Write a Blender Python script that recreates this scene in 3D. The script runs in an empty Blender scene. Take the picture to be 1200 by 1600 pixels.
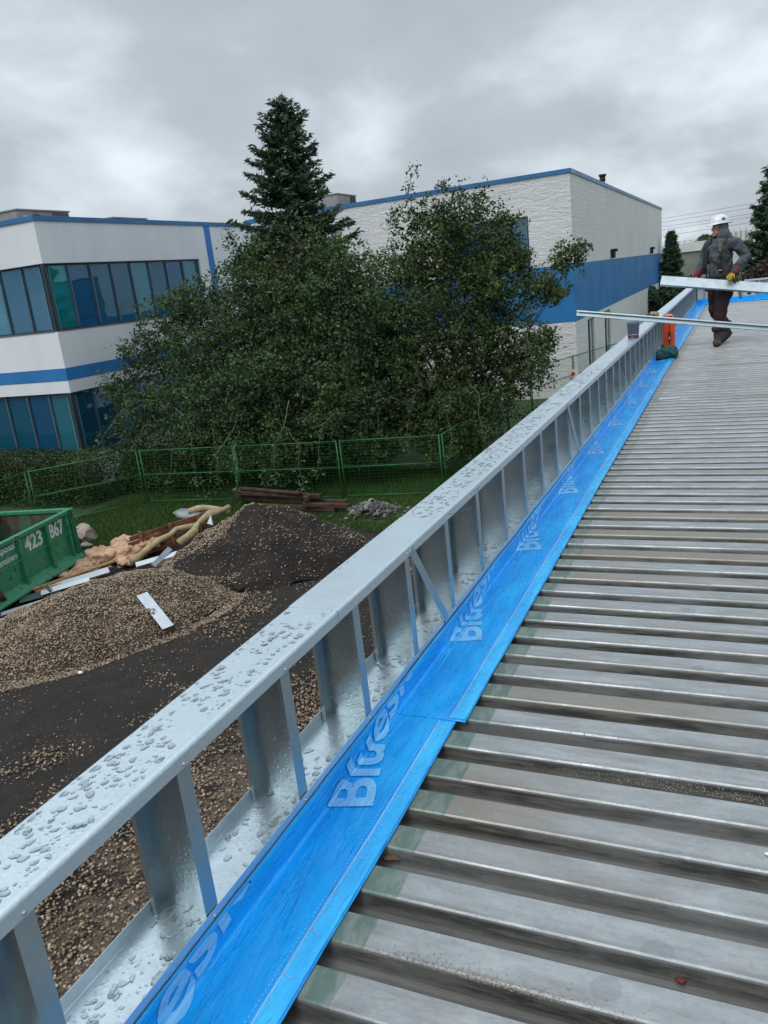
import bpy, bmesh, math, random
import numpy as np
from mathutils import Vector, Matrix, noise as mn
random.seed(7); RNG = np.random.default_rng(11)
D = bpy.data; C = bpy.context.scene.collection; SC = bpy.context.scene
R = math.radians
G = -6.2          # ground level (the eye is the origin)
DZ = -1.34        # top of the roof deck ribs

# ------------------------------------------------------------------ camera
cam = D.cameras.new('camera'); co = D.objects.new('camera', cam); C.objects.link(co)
yaw, pit, rol = R(-25.0899), R(-15.953), R(-6.4692)
fv = Vector((math.sin(yaw)*math.cos(pit), math.cos(yaw)*math.cos(pit), math.sin(pit)))
rv = fv.cross(Vector((0, 0, 1))).normalized(); uv = rv.cross(fv)
r2 = math.cos(rol)*rv + math.sin(rol)*uv; u2 = -math.sin(rol)*rv + math.cos(rol)*uv
m = Matrix.Identity(4)
for i in range(3):
    m[i][0] = r2[i]; m[i][1] = u2[i]; m[i][2] = -fv[i]
co.matrix_world = m
cam.sensor_fit = 'HORIZONTAL'; cam.sensor_width = 36; cam.lens = 1240.12/1200*36
cam.clip_start = 0.05; cam.clip_end = 2000
SC.camera = co

# ------------------------------------------------------------------ view
SC.view_settings.view_transform = 'Standard'; SC.view_settings.look = 'None'
SC.view_settings.exposure = 0.52; SC.view_settings.gamma = 1
SC.cycles.max_bounces = 8; SC.cycles.transparent_max_bounces = 12
SC.cycles.use_denoising = True
SC.cycles.caustics_reflective = False; SC.cycles.caustics_refractive = False

# ------------------------------------------------------------------ node helpers
class NT:
    def __init__(s, tree): s.t = tree; s.n = tree.nodes; s.l = tree.links
    def node(s, typ, **kw):
        n = s.n.new(typ)
        for k, v in kw.items():
            if k.startswith('i_'):
                key = k[2:]; key = int(key) if key.isdigit() else key.replace('_', ' ')
                s.set(n.inputs[key], v)
            else: setattr(n, k, v)
        return n
    def set(s, inp, v):
        if isinstance(v, bpy.types.NodeSocket): s.l.new(v, inp)
        elif hasattr(inp, 'default_value'):
            if isinstance(v, (tuple, list)) and len(v) == 3 and len(inp.default_value) == 4: v = (*v, 1)
            inp.default_value = v
    def math(s, op, a, b=0.0, c=None, clamp=False):
        n = s.n.new('ShaderNodeMath'); n.operation = op; n.use_clamp = clamp
        s.set(n.inputs[0], a); s.set(n.inputs[1], b)
        if c is not None: s.set(n.inputs[2], c)
        return n.outputs[0]
    def mix(s, f, a, b):
        n = s.n.new('ShaderNodeMix'); n.data_type = 'RGBA'
        s.set(n.inputs[0], f); s.set(n.inputs[6], a); s.set(n.inputs[7], b); return n.outputs[2]
    def step(s, x, lo, hi, a=0.0, b=1.0):
        n = s.n.new('ShaderNodeMapRange'); n.interpolation_type = 'SMOOTHSTEP'
        s.set(n.inputs[0], x); s.set(n.inputs[1], lo); s.set(n.inputs[2], hi); s.set(n.inputs[3], a); s.set(n.inputs[4], b)
        return n.outputs[0]
    def noise(s, vec, scale, detail=3, rough=.5, dist=0.0):
        n = s.n.new('ShaderNodeTexNoise'); s.set(n.inputs['Vector'], vec)
        n.inputs['Scale'].default_value = scale; n.inputs['Detail'].default_value = detail
        n.inputs['Roughness'].default_value = rough; n.inputs['Distortion'].default_value = dist
        return n.outputs['Fac']
    def mapv(s, vec, scale=(1, 1, 1), loc=(0, 0, 0), rot=(0, 0, 0)):
        n = s.n.new('ShaderNodeMapping'); s.set(n.inputs[0], vec)
        n.inputs['Scale'].default_value = scale; n.inputs['Location'].default_value = loc; n.inputs['Rotation'].default_value = rot
        return n.outputs[0]

# ------------------------------------------------------------------ sky and sun
SUN_EL, SUN_AZ = 52, 200
W = D.worlds.new('World'); SC.world = W; W.use_nodes = True
w = NT(W.node_tree); w.n.clear()
sky = w.node('ShaderNodeTexSky', sky_type='NISHITA', sun_disc=False, sun_elevation=R(SUN_EL), sun_rotation=R(SUN_AZ), air_density=1.0, dust_density=2.0)
tc = w.node('ShaderNodeTexCoord'); dirv = tc.outputs['Generated']
sx = w.node('ShaderNodeSeparateXYZ', i_0=dirv)
den = w.math('ADD', w.math('MAXIMUM', sx.outputs[2], 0.0), 0.30)
px_ = w.math('DIVIDE', sx.outputs[0], den); py_ = w.math('DIVIDE', sx.outputs[1], den)
pv = w.node('ShaderNodeCombineXYZ', i_0=px_, i_1=py_).outputs[0]
n1 = w.noise(w.mapv(pv, (1, 1, 1), (3.1, .6, 0)), .62, 5, .52, .35)
n2 = w.noise(w.mapv(pv, (1, .7, 1), (7.3, 2.2, 4)), 2.1, 6, .55, .2)
n3 = w.noise(w.mapv(dirv, (1, 1, 1.8), (1.2, 0, 0)), 4.0, 5, .6, .3)
cl = w.math('ADD', w.math('MULTIPLY', n1, .58), w.math('ADD', w.math('MULTIPLY', n2, .27), w.math('MULTIPLY', n3, .15)))
def lobe(d, k, amp):
    d = Vector(d).normalized()
    v = w.node('ShaderNodeVectorMath', operation='DOT_PRODUCT', i_0=dirv); v.inputs[1].default_value = d
    e = w.math('POWER', w.math('MAXIMUM', v.outputs['Value'], 0.0), float(k))
    return w.math('MULTIPLY', e, amp)
LOBES = []
def px_dir(x, y):
    return (r2*((x-600)/1240.12) + u2*((800-y)/1240.12) + fv)
for a, b, k, amp in [(130, 300, 60, .10), (590, 225, 900, .09), (1090, 250, 120, .10), (800, 190, 300, .03), (190, 245, 500, .05),
                     (900, 110, 60, -.07), (350, 190, 120, -.035), (640, 190, 300, -.03), (1180, 330, 900, -.08), (100, 60, 60, .03), (420, 300, 300, .07)]:
    cl = w.math('ADD', cl, lobe(px_dir(a, b), k, amp))
ramp = w.node('ShaderNodeValToRGB', i_0=cl); cr = ramp.color_ramp
cr.elements[0].position = .36; cr.elements[0].color = (.275, .315, .355, 1)
cr.elements[1].position = .74; cr.elements[1].color = (.80, .87, .93, 1)
e = cr.elements.new(.50); e.color = (.365, .405, .445, 1)
e = cr.elements.new(.60); e.color = (.59, .66, .72, 1)
zen = w.step(sx.outputs[2], .28, .80, 1.0, 2.0)        # an overcast sky is brightest overhead
cb = w.node('ShaderNodeVectorMath', operation='SCALE', i_0=ramp.outputs[0]); w.set(cb.inputs['Scale'], zen)
low = w.step(sx.outputs[2], -.02, -.25, 0.0, 1.0)
cb2 = w.mix(low, cb.outputs[0], (.12, .12, .11))
skyb = w.node('ShaderNodeBackground', i_0=sky.outputs[0], i_1=0.07)
clb = w.node('ShaderNodeBackground', i_0=cb2, i_1=1.0)
mx = w.node('ShaderNodeMixShader', i_0=.94, i_1=skyb.outputs[0], i_2=clb.outputs[0])
w.node('ShaderNodeOutputWorld', i_0=mx.outputs[0])
sl = D.lights.new('sun', 'SUN'); sl.energy = 0.7; sl.angle = R(35); sl.color = (1, .96, .9)
so = D.objects.new('sun', sl); C.objects.link(so)
az = R(SUN_AZ); el = R(SUN_EL)
sd = Vector((math.sin(az)*math.cos(el), math.cos(az)*math.cos(el), math.sin(el)))
so.rotation_euler = sd.to_track_quat('Z', 'Y').to_euler(); so.location = sd*40

# ------------------------------------------------------------------ materials
def mat(name):
    m = D.materials.new(name); m.use_nodes = True
    t = NT(m.node_tree); b = t.n['Principled BSDF']; t.b = b
    t.tc = t.node('ShaderNodeNewGeometry').outputs['Position']
    t.sep = t.node('ShaderNodeSeparateXYZ', i_0=t.tc)
    return m, t
def bump(t, h, strength=.3, dist=.01, prev=None):
    n = t.node('ShaderNodeBump', i_Height=h); n.inputs['Strength'].default_value = strength; n.inputs['Distance'].default_value = dist
    if prev is not None: t.l.new(prev, n.inputs['Normal'])
    t.l.new(n.outputs[0], t.b.inputs['Normal']); return n.outputs[0]
def pm(name, col, rough=.6, metal=0., var=.25, vs=3., bs=0., bd=.005, bst=.4, col2=None, coat=0., spec=None, stretch=(1, 1, 1)):
    m, t = mat(name)
    v = t.mapv(t.tc, stretch)
    n = t.noise(v, vs, 5, .6)
    c2 = col2 or tuple(c*(1-var) for c in col)
    t.set(t.b.inputs['Base Color'], t.mix(t.step(n, .35, .65), col, c2))
    t.b.inputs['Metallic'].default_value = metal
    t.set(t.b.inputs['Roughness'], t.math('ADD', t.math('MULTIPLY', n, .25), rough-.12))
    t.b.inputs['Coat Weight'].default_value = coat; t.b.inputs['Coat Roughness'].default_value = .08
    if spec is not None: t.b.inputs['Specular IOR Level'].default_value = spec
    if bs: bump(t, t.noise(v, bs, 4, .6), bst, bd)
    return m
def galv(name, wet=.0, tint=(.56, .60, .64), rough=.3):
    m, t = mat(name)
    vo = t.node('ShaderNodeTexVoronoi', i_Vector=t.tc, feature='F1'); vo.inputs['Scale'].default_value = 90
    sp = t.noise(t.tc, 6, 5, .6)
    g = t.math('ADD', t.math('MULTIPLY', vo.outputs['Distance'], .12), t.math('MULTIPLY', sp, .55))
    t.set(t.b.inputs['Base Color'], t.mix(g, tuple(c*1.12 for c in tint), tuple(c*.62 for c in tint)))
    t.b.inputs['Metallic'].default_value = .85
    t.set(t.b.inputs['Roughness'], t.step(sp, .3, .7, rough, rough+.16))
    h = t.noise(t.tc, 14, 4, .55)
    nn = bump(t, h, .12, .01)
    if wet:
        dr = t.node('ShaderNodeTexVoronoi', i_Vector=t.tc, feature='F1'); dr.inputs['Scale'].default_value = 70; dr.inputs['Randomness'].default_value = 1
        keep = t.step(t.noise(t.tc, 12, 3, .6), .42, .55)
        hh = t.math('MULTIPLY', t.step(dr.outputs['Distance'], .42, .2), keep)
        bump(t, hh, wet, .003, nn)
    return m
M = {}
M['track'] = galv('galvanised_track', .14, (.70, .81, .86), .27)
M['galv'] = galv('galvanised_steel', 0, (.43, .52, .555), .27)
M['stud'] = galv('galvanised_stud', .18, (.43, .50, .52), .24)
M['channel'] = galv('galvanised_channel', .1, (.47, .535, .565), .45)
M['galv_edge'] = galv('bright_galvanised_edge', 0, (.75, .79, .82), .2)
M['screw'] = pm('zinc_screw', (.6, .62, .64), .3, .9)
# water
def water_mat():
    m, t = mat('rain_water')
    t.b.inputs['Base Color'].default_value = (1, 1, 1, 1); t.b.inputs['Roughness'].default_value = .0
    t.b.inputs['Transmission Weight'].default_value = 1.; t.b.inputs['IOR'].default_value = 1.33
    return m
M['water'] = water_mat()
# blue membrane
def membrane_mat(name, base, lett=False):
    m, t = mat(name)
    n = t.noise(t.mapv(t.tc, (6, 1.2, 6)), 2.2, 5, .6)
    n2 = t.noise(t.tc, 40, 4, .6)
    c = t.mix(t.step(n, .35, .68), base, tuple(min(1, x*1.35+.01) for x in base))
    dirt = t.step(t.noise(t.tc, 23, 6, .7), .70, .76)
    c = t.mix(t.math('MULTIPLY', dirt, .7), c, (.01, .015, .03))
    if lett:
        sc_ = t.step(t.noise(t.tc, 30, 5, .7), .60, .70)
        c = t.mix(t.math('MULTIPLY', sc_, .6), c, (.02, .26, .78))
    t.set(t.b.inputs['Base Color'], c)
    t.set(t.b.inputs['Roughness'], t.step(n2, .3, .7, .2, .42))
    t.b.inputs['Coat Weight'].default_value = .15; t.b.inputs['Coat Roughness'].default_value = .08; t.b.inputs['Specular IOR Level'].default_value = .35
    w1 = t.noise(t.mapv(t.tc, (9, 1.3, 9), (0, 0, 0), (0, 0, .12)), 2.0, 4, .55, .9)
    ridge = t.math('ABSOLUTE', t.math('SUBTRACT', w1, .5))
    ridge = t.step(ridge, 0., .035, 1.0, 0.0)
    nn = bump(t, ridge, .45, .005)
    nn = bump(t, t.noise(t.mapv(t.tc, (5, 2, 5)), 3.2, 4, .6), .8, .014, nn)
    dr = t.node('ShaderNodeTexVoronoi', i_Vector=t.tc, feature='F1'); dr.inputs['Scale'].default_value = 85
    keep = t.step(t.noise(t.tc, 9, 3, .6), .5, .6)
    hh = t.math('MULTIPLY', t.step(dr.outputs['Distance'], .4, .2), keep)
    bump(t, hh, .3, .002, nn)
    return m
M['blue_film'] = membrane_mat('blue_roofing_film', (.001, .325, .84))
M['blue_seam'] = membrane_mat('paler_blue_film_edge', (.035, .42, .90))
M['film_print'] = membrane_mat('pale_film_print', (.19, .50, .86), True)
M['film_mark'] = pm('film_stitch_mark', (.35, .58, .9), .5)
# deck
def deck_mat():
    m, t = mat('weathered_steel_deck')
    X, Y, Z = t.sep.outputs
    idx = t.math('FLOOR', t.math('DIVIDE', t.math('SUBTRACT', Y, 1.30), .1524))
    wn = t.node('ShaderNodeTexWhiteNoise', noise_dimensions='1D'); t.set(wn.inputs['W'], idx)
    tone = wn.outputs['Value']
    st = t.noise(t.mapv(t.tc, (3.2, 12, 1)), 1.6, 8, .72)
    blot = t.noise(t.tc, 5, 5, .6)
    c = t.mix(t.step(st, .3, .7), (.43, .455, .465), (.30, .315, .32))
    c = t.mix(t.math('MULTIPLY', t.step(tone, .70, .86), t.step(t.noise(t.tc, .9, 3), .35, .6)), c, (.27, .245, .20))
    spots = t.node('ShaderNodeTexVoronoi', i_Vector=t.mapv(t.tc, (1, 1, .2)), feature='F1'); spots.inputs['Scale'].default_value = 5.5
    sp = t.step(t.math('ADD', spots.outputs['Distance'], t.math('MULTIPLY', t.math('SUBTRACT', blot, .5), .5)), .135, .12)
    c = t.mix(t.math('MULTIPLY', sp, .45), c, (.22, .255, .28))
    wash = t.step(t.noise(t.mapv(t.tc, (.9, 4, 1), (5, 2, 0)), 2.4, 6, .7), .47, .62)
    c = t.mix(t.math('MULTIPLY', wash, .35), c, (.24, .225, .19))
    fy = t.math('FRACT', t.math('DIVIDE', t.math('SUBTRACT', Y, 1.332), .1524))
    rim = t.math('MULTIPLY', t.step(fy, .13, .0), t.step(t.noise(t.mapv(t.tc, (2, 10, 1)), 3, 4, .6), .35, .6))
    c = t.mix(t.math('MULTIPLY', rim, .55), c, (.20, .175, .145))
    scf = t.step(t.noise(t.mapv(t.tc, (1.5, 1.5, 1), (9, 4, 0), (0, 0, .5)), 17, 7, .75), .63, .67)
    c = t.mix(t.math('MULTIPLY', scf, .3), c, (.55, .56, .56))
    gn = t.noise(t.tc, 75, 5, .7); c = t.mix(t.math('MULTIPLY', t.step(gn, .45, .7), .28), c, (.20, .20, .19))
    # green primer left where an old strip ended
    edge = t.math('ADD', -.700, t.math('MULTIPLY', t.math('SUBTRACT', wn.outputs['Value'], .5), .035))
    edge = t.math('ADD', edge, t.math('MULTIPLY', t.math('SUBTRACT', t.noise(t.tc, 22, 3), .5), .012))
    gr = t.step(X, edge, t.math('SUBTRACT', edge, .004))
    gc = t.mix(t.step(t.noise(t.mapv(t.tc, (3, 1, 1)), 9, 5, .7), .42, .62), (.10, .185, .15), (.23, .28, .25))
    gc = t.mix(t.step(Y, 3.5, 7.), gc, (.17, .17, .135))
    ont = t.step(Z, DZ-.008, DZ-.003)
    c = t.mix(t.math('MULTIPLY', t.math('MULTIPLY', gr, ont), t.step(Y, 6.5, 2.5, .35, .8)), c, gc)
    # mud and standing water in the valleys, with shade painted over valleys and webs
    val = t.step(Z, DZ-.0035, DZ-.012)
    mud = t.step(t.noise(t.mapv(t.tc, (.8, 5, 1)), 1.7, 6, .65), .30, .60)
    dirt_shade = t.mix(t.step(t.noise(t.mapv(t.tc, (1.2, 14, 14)), 3, 6, .75), .42, .6), (.115, .112, .10), (.030, .029, .025))
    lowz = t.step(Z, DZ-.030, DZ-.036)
    dirt_shade = t.mix(t.math('MULTIPLY', lowz, .6), dirt_shade, (.13, .125, .11))
    c = t.mix(t.math('MULTIPLY', val, t.math('ADD', .70, t.math('MULTIPLY', mud, .28))), c, dirt_shade)
    t.set(t.b.inputs['Base Color'], c)
    t.set(t.b.inputs['Metallic'], t.math('SUBTRACT', .5, t.math('MULTIPLY', val, .4)))
    rg = t.step(st, .3, .7, .33, .52)
    pud = t.math('MULTIPLY', val, t.step(t.noise(t.mapv(t.tc, (.7, 3, 1), (3, 1, 0)), 1.3, 5, .6), .5, .56))
    t.set(t.b.inputs['Roughness'], t.math('SUBTRACT', rg, t.math('MULTIPLY', pud, .3)))
    nn = bump(t, t.noise(t.mapv(t.tc, (1, 6, 6)), 5, 5, .65), .25, .006)
    grit = t.step(t.noise(t.tc, 160, 2, .5), .66, .74)
    bump(t, t.math('MULTIPLY', grit, t.step(t.noise(t.tc, 2.1, 4), .5, .62)), .5, .003, nn)
    return m
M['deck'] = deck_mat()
# ground
def ground_mat():
    m, t = mat('site_soil')
    X, Y, Z = t.sep.outputs
    big = t.noise(t.tc, .35, 6, .62); mid = t.noise(t.tc, 2.3, 6, .65); fine = t.noise(t.tc, 22, 4, .7)
    soil = t.mix(t.step(mid, .35, .65), (.016, .0115, .009), (.029, .021, .0155))
    vo = t.node('ShaderNodeTexVoronoi', i_Vector=t.tc, feature='F1'); vo.inputs['Scale'].default_value = 26
    st = t.mix(vo.outputs['Color'], (.05, .037, .027), (.23, .17, .12))
    dens = t.math('ADD', t.step(X, -9.2, -4.4), t.math('MULTIPLY', t.math('SUBTRACT', mid, .5), 2.0))
    dens = t.math('MULTIPLY', dens, t.step(Y, 11.5, 8.))
    mask = t.step(t.math('ADD', dens, t.math('MULTIPLY', t.math('SUBTRACT', fine, .5), 1.2)), .45, .62)
    sp_ = t.node('ShaderNodeTexVoronoi', i_Vector=t.tc, feature='F1'); sp_.inputs['Scale'].default_value = 38
    spk = t.math('MULTIPLY', t.step(sp_.outputs['Distance'], .30, .22), t.step(t.noise(t.tc, 1.1, 5, .65), .46, .66))
    soil = t.mix(t.math('MULTIPLY', spk, .8), soil, (.12, .092, .066))
    c = t.mix(mask, soil, st)
    gl = t.math('ADD', t.math('SUBTRACT', Y, 18.4), t.math('MULTIPLY', t.step(X, -14.2, -16.2), 2.9))
    gl = t.math('ADD', gl, t.math('MULTIPLY', t.math('SUBTRACT', t.noise(t.tc, .9, 5, .6), .5), 2.2))
    gm = t.step(gl, -.15, .25)
    gc = t.mix(fine, (.024, .052, .013), (.052, .098, .022))
    far = t.mix(t.step(t.noise(t.tc, .06, 4), .4, .6), (.07, .11, .03), (.12, .15, .05))
    gc = t.mix(t.step(Y, 45, 60), gc, far)
    t.set(t.b.inputs['Base Color'], t.mix(gm, c, gc))
    t.b.inputs['Roughness'].default_value = .82
    nn = bump(t, t.noise(t.tc, 5.5, 6, .7), .8, .09)
    nn = bump(t, mid, .6, .16, nn)
    nn = bump(t, fine, .7, .03, nn)
    bump(t, t.math('MULTIPLY', t.step(vo.outputs['Distance'], .5, .1), mask), .7, .03, nn)
    return m
M['ground'] = ground_mat()
def attr_mat(name, cols, rough=.6, trans=0., noise_amt=.0, spec=.5):
    """colour from the per-face value 'rnd' through a ramp"""
    m, t = mat(name)
    a = t.node('ShaderNodeAttribute', attribute_name='rnd')
    rp = t.node('ShaderNodeValToRGB', i_0=a.outputs['Fac']); cr = rp.color_ramp
    cr.elements[0].position = 0; cr.elements[0].color = (*cols[0], 1); cr.elements[1].position = 1; cr.elements[1].color = (*cols[-1], 1)
    for i, c in enumerate(cols[1:-1]):
        e = cr.elements.new((i+1)/(len(cols)-1)); e.color = (*c, 1)
    c = rp.outputs[0]
    if noise_amt:
        n = t.noise(t.tc, .55, 4, .6)
        c = t.mix(t.math('MULTIPLY', t.step(n, .4, .65), noise_amt), c, tuple(min(1, x*1.9) for x in cols[len(cols)//2]))
    t.set(t.b.inputs['Base Color'], c)
    t.b.inputs['Roughness'].default_value = rough; t.b.inputs['Specular IOR Level'].default_value = spec
    if trans:
        tr = t.node('ShaderNodeBsdfTranslucent', i_0=c)
        mxx = t.node('ShaderNodeMixShader', i_0=trans, i_1=t.b.outputs[0], i_2=tr.outputs[0])
        out = [n for n in t.n if n.type == 'OUTPUT_MATERIAL'][0]
        t.l.new(mxx.outputs[0], out.inputs[0])
    return m
M['leaf_a'] = attr_mat('broad_leaves', [(.016, .036, .016), (.036, .070, .026), (.060, .108, .036), (.14, .20, .066)], .5, .15, .4, .3)
M['leaf_b'] = attr_mat('olive_leaves', [(.018, .034, .014), (.040, .068, .024), (.068, .106, .032), (.15, .19, .058)], .5, .15, .4, .3)
M['leaf_dead'] = attr_mat('dead_leaves', [(.10, .035, .02), (.17, .07, .035)], .7)
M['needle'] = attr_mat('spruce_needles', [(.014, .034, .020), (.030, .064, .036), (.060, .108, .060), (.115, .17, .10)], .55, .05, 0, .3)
M['hedge'] = attr_mat('hedge_leaves', [(.012, .026, .008), (.028, .055, .014), (.045, .085, .02), (.085, .07, .03)], .55, .1, .3, .3)
M['grass'] = attr_mat('grass_blades', [(.025, .065, .014), (.05, .11, .022), (.10, .16, .04)], .6, .2, .3, .3)
M['redbush'] = attr_mat('red_brown_leaves', [(.035, .020, .016), (.07, .035, .028), (.06, .07, .04)], .6)
M['stone'] = attr_mat('washed_stones', [(.045, .030, .020), (.14, .092, .058), (.27, .19, .12), (.40, .315, .215), (.58, .51, .41)], .5)
M['rubble'] = attr_mat('broken_rubble', [(.04, .038, .037), (.10, .095, .09), (.26, .24, .23)], .8)
M['pile_soil'] = pm('pile_soil', (.022, .016, .013), .9, 0, .5, 3, 18, .05, .8)
M['pile_gravel'] = pm('pile_gravel_bed', (.085, .062, .045), .9, 0, .5, 3, 25, .05, .8)
M['bark'] = pm('grey_bark', (.13, .115, .10), .85, 0, .5, 8, 30, .01, .6)
M['twig'] = pm('pale_twig', (.17, .155, .13), .8, 0, .4, 5)
M['bark_dark'] = pm('dark_bark', (.05, .042, .035), .9, 0, .4, 8, 30, .01, .6)
# buildings
def stucco(name, col, bs, bd, bst, stretch=(1, 1, 1), stain=.12):
    m, t = mat(name)
    v = t.mapv(t.tc, stretch)
    n = t.noise(t.mapv(t.tc, (.5, .5, .12)), 1.3, 5, .6)
    c = t.mix(t.step(n, .35, .75), col, tuple(x*(1-stain) for x in col))
    t.set(t.b.inputs['Base Color'], c); t.b.inputs['Roughness'].default_value = .8
    h = t.noise(v, bs, 6, .72, .5)
    bump(t, h, bst, bd)
    return m
M['stucco'] = stucco('pale_stucco', (.80, .83, .85), 60, .006, .25)
def split_face():
    m, t = mat('white_split_face_block')
    # rough-broken block courses: long stretched chips
    s = t.math('MULTIPLY', t.math('ADD', t.sep.outputs[0], t.sep.outputs[1]), 1.0)
    v = t.node('ShaderNodeCombineXYZ', i_0=s, i_1=0., i_2=t.sep.outputs[2]).outputs[0]
    h1 = t.noise(t.mapv(v, (1, 1, 3.4)), 1.7, 6, .7, 1.4)
    h2 = t.noise(t.mapv(v, (1, 1, 2.2)), 7, 4, .6, .8)
    h = t.math('ADD', t.math('MULTIPLY', h1, .75), t.math('MULTIPLY', h2, .35))
    wave = t.math('FRACT', t.math('DIVIDE', t.sep.outputs[2], .2)); jn = t.step(wave, .0, .09)
    h = t.math('ADD', h, t.math('MULTIPLY', jn, .05))
    n = t.noise(t.tc, .5, 4)
    chip = t.step(t.noise(t.mapv(v, (1, 1, 1.8)), 4.5, 4, .7), .62, .67)
    c = t.mix(t.step(n, .3, .7), (.84, .84, .83), (.78, .78, .775))
    c = t.mix(t.math('MULTIPLY', chip, .65), c, (.36, .36, .37))
    t.set(t.b.inputs['Base Color'], c); t.b.inputs['Roughness'].default_value = .7
    bump(t, h, .85, .12)
    return m
M['block'] = split_face()
M['blue_paint'] = pm('blue_wall_paint', (.024, .20, .50), .6, 0, .15, .6, 4, .03, .35)
M['blue_trim'] = pm('blue_metal_trim', (.04, .18, .40), .4, .1, .15, 1)
M['light_blue'] = pm('blue_stripe_paint', (.02, .20, .58), .5, 0, .12, 1)
M['frame'] = pm('window_frame_bronze', (.045, .06, .075), .4, .3, .2, 2)
M['mullion'] = pm('window_mullion_grey', (.16, .20, .25), .35, .5, .2, 2)
M['white_panel'] = pm('white_window_panel', (.6, .62, .63), .5)
def glass(name, tint):
    m, t = mat(name)
    fr = t.node('ShaderNodeFresnel'); fr.inputs['IOR'].default_value = 1.7
    gl = t.node('ShaderNodeBsdfGlossy'); gl.inputs['Roughness'].default_value = .02; gl.inputs['Color'].default_value = (.75, .9, 1, 1)
    nz = t.node('ShaderNodeBump', i_Height=t.noise(t.tc, .7, 2)); nz.inputs['Strength'].default_value = .12; nz.inputs['Distance'].default_value = .05
    t.l.new(nz.outputs[0], gl.inputs['Normal'])
    tr = t.node('ShaderNodeBsdfTransparent'); tr.inputs['Color'].default_value = (*tint, 1)
    df = t.node('ShaderNodeBsdfDiffuse'); df.inputs['Color'].default_value = (tint[0]*.12, tint[1]*.33, tint[2]*.38, 1)
    body = t.node('ShaderNodeMixShader', i_0=.42 if tint[0] < .5 else 0., i_1=tr.outputs[0], i_2=df.outputs[0])
    mxx = t.node('ShaderNodeMixShader', i_0=t.math('ADD', t.math('MULTIPLY', fr.outputs[0], .6), .06), i_1=body.outputs[0], i_2=gl.outputs[0])
    out = [n for n in t.n if n.type == 'OUTPUT_MATERIAL'][0]; t.l.new(mxx.outputs[0], out.inputs[0])
    return m
M['glass'] = glass('teal_glass', (.15, .55, .76))
M['glass_teal'] = glass('bright_teal_glass', (.12, 1.0, .95))
M['glass_blue'] = glass('blue_glass', (.15, .50, .85))
M['glass_pale'] = glass('pale_teal_glass', (.45, .85, .95))
M['interior'] = pm('dark_room', (.16, .34, .40), .9)
M['blind'] = pm('window_blind', (.55, .55, .55), .8, 0, .1, 2)
M['rtu'] = pm('grey_unit_casing', (.33, .33, .32), .5, .2, .25, 2)
M['rtu_dark'] = pm('dark_louvre', (.10, .10, .10), .6)
M['white'] = pm('white_paint', (.75, .76, .78), .5, 0, .1, 3)
M['badge'] = pm('navy_badge', (.02, .03, .22), .4)
M['ribbed'] = pm('grey_ribbed_siding', (.28, .285, .27), .5, .3, .2, .5)
M['fascia'] = pm('white_fascia', (.66, .66, .64), .5, 0, .12, .3)
M['dark_roof'] = pm('dark_roofing', (.06, .06, .06), .9)
M['siding'] = pm('building_siding', (.4, .41, .42), .6)
M['black'] = pm('black_rubber', (.012, .012, .013), .5)
M['wire'] = pm('overhead_wire', (.05, .055, .06), .6)
# site objects
def bin_mat():
    m, t = mat('green_bin_paint')
    n = t.noise(t.tc, 1.6, 6, .65); n2 = t.noise(t.tc, 7, 6, .7)
    c = t.mix(t.step(n, .35, .7), (.025, .215, .105), (.045, .27, .14))
    rust = t.step(t.math('ADD', n2, t.math('MULTIPLY', n, .35)), .74, .82)
    c = t.mix(rust, c, (.06, .025, .014))
    t.set(t.b.inputs['Base Color'], c); t.b.inputs['Roughness'].default_value = .5
    bump(t, n2, .2, .02); return m
M['bin'] = bin_mat()
def bin_in():
    m, t = mat('rusty_bin_inside')
    n = t.noise(t.tc, 2.5, 6, .7)
    t.set(t.b.inputs['Base Color'], t.mix(t.step(n, .42, .58), (.05, .15, .085), (.085, .045, .028))); t.b.inputs['Roughness'].default_value = .8
    return m
M['bin_in'] = bin_in()
M['lettering'] = pm('white_lettering', (.72, .76, .74), .6, 0, .2, 8)
M['fence'] = pm('green_fence_paint', (.025, .16, .042), .5, .1, .3, 3)
M['lumber'] = pm('raw_lumber', (.38, .22, .10), .8, 0, .4, 2, 0, stretch=(1, 6, 6))
M['lumber_red'] = pm('reddish_boards', (.22, .09, .045), .8, 0, .5, 3)
M['lumber_old'] = pm('old_dark_timber', (.085, .045, .032), .9, 0, .5, 3)
M['foam_orange'] = pm('orange_foam', (.66, .42, .27), .85, 0, .35, 4, 9, .05, .7)
M['foam_yellow'] = pm('yellowish_foam', (.48, .37, .21), .85, 0, .3, 5, 12, .03, .6)
M['sheet_white'] = pm('white_coated_sheet', (.62, .68, .72), .35, .2, .15, 3)
M['sheet_grey'] = pm('grey_metal_sheet', (.22, .26, .28), .35, .6, .3, 3)
M['boulder'] = pm('tan_boulder', (.40, .33, .27), .85, 0, .4, 3, 10, .04, .8)
M['plastic_film'] = pm('crumpled_grey_film', (.3, .32, .34), .3, 0, .3, 5, 9, .04, .8)
M['orange'] = pm('orange_case_plastic', (.72, .085, .012), .4, 0, .2, 8)
M['orange_pale'] = pm('pale_orange_case_lid', (.80, .22, .13), .4)
M['teal_cloth'] = pm('teal_cloth', (.010, .085, .085), .75, 0, .5, 9, 25, .01, .6)
M['dark_cloth'] = pm('dark_cloth', (.02, .022, .025), .85, 0, .4, 9, 25, .01, .6)
M['tub'] = glass('clear_tub_plastic', (.82, .86, .9))
M['tub_label'] = pm('tub_label', (.10, .13, .17), .5, 0, .5, 25)
M['tub_red'] = pm('tub_red_band', (.5, .10, .06), .5)
M['tub_blue'] = pm('tub_blue_lid', (.25, .36, .50), .4)
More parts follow.
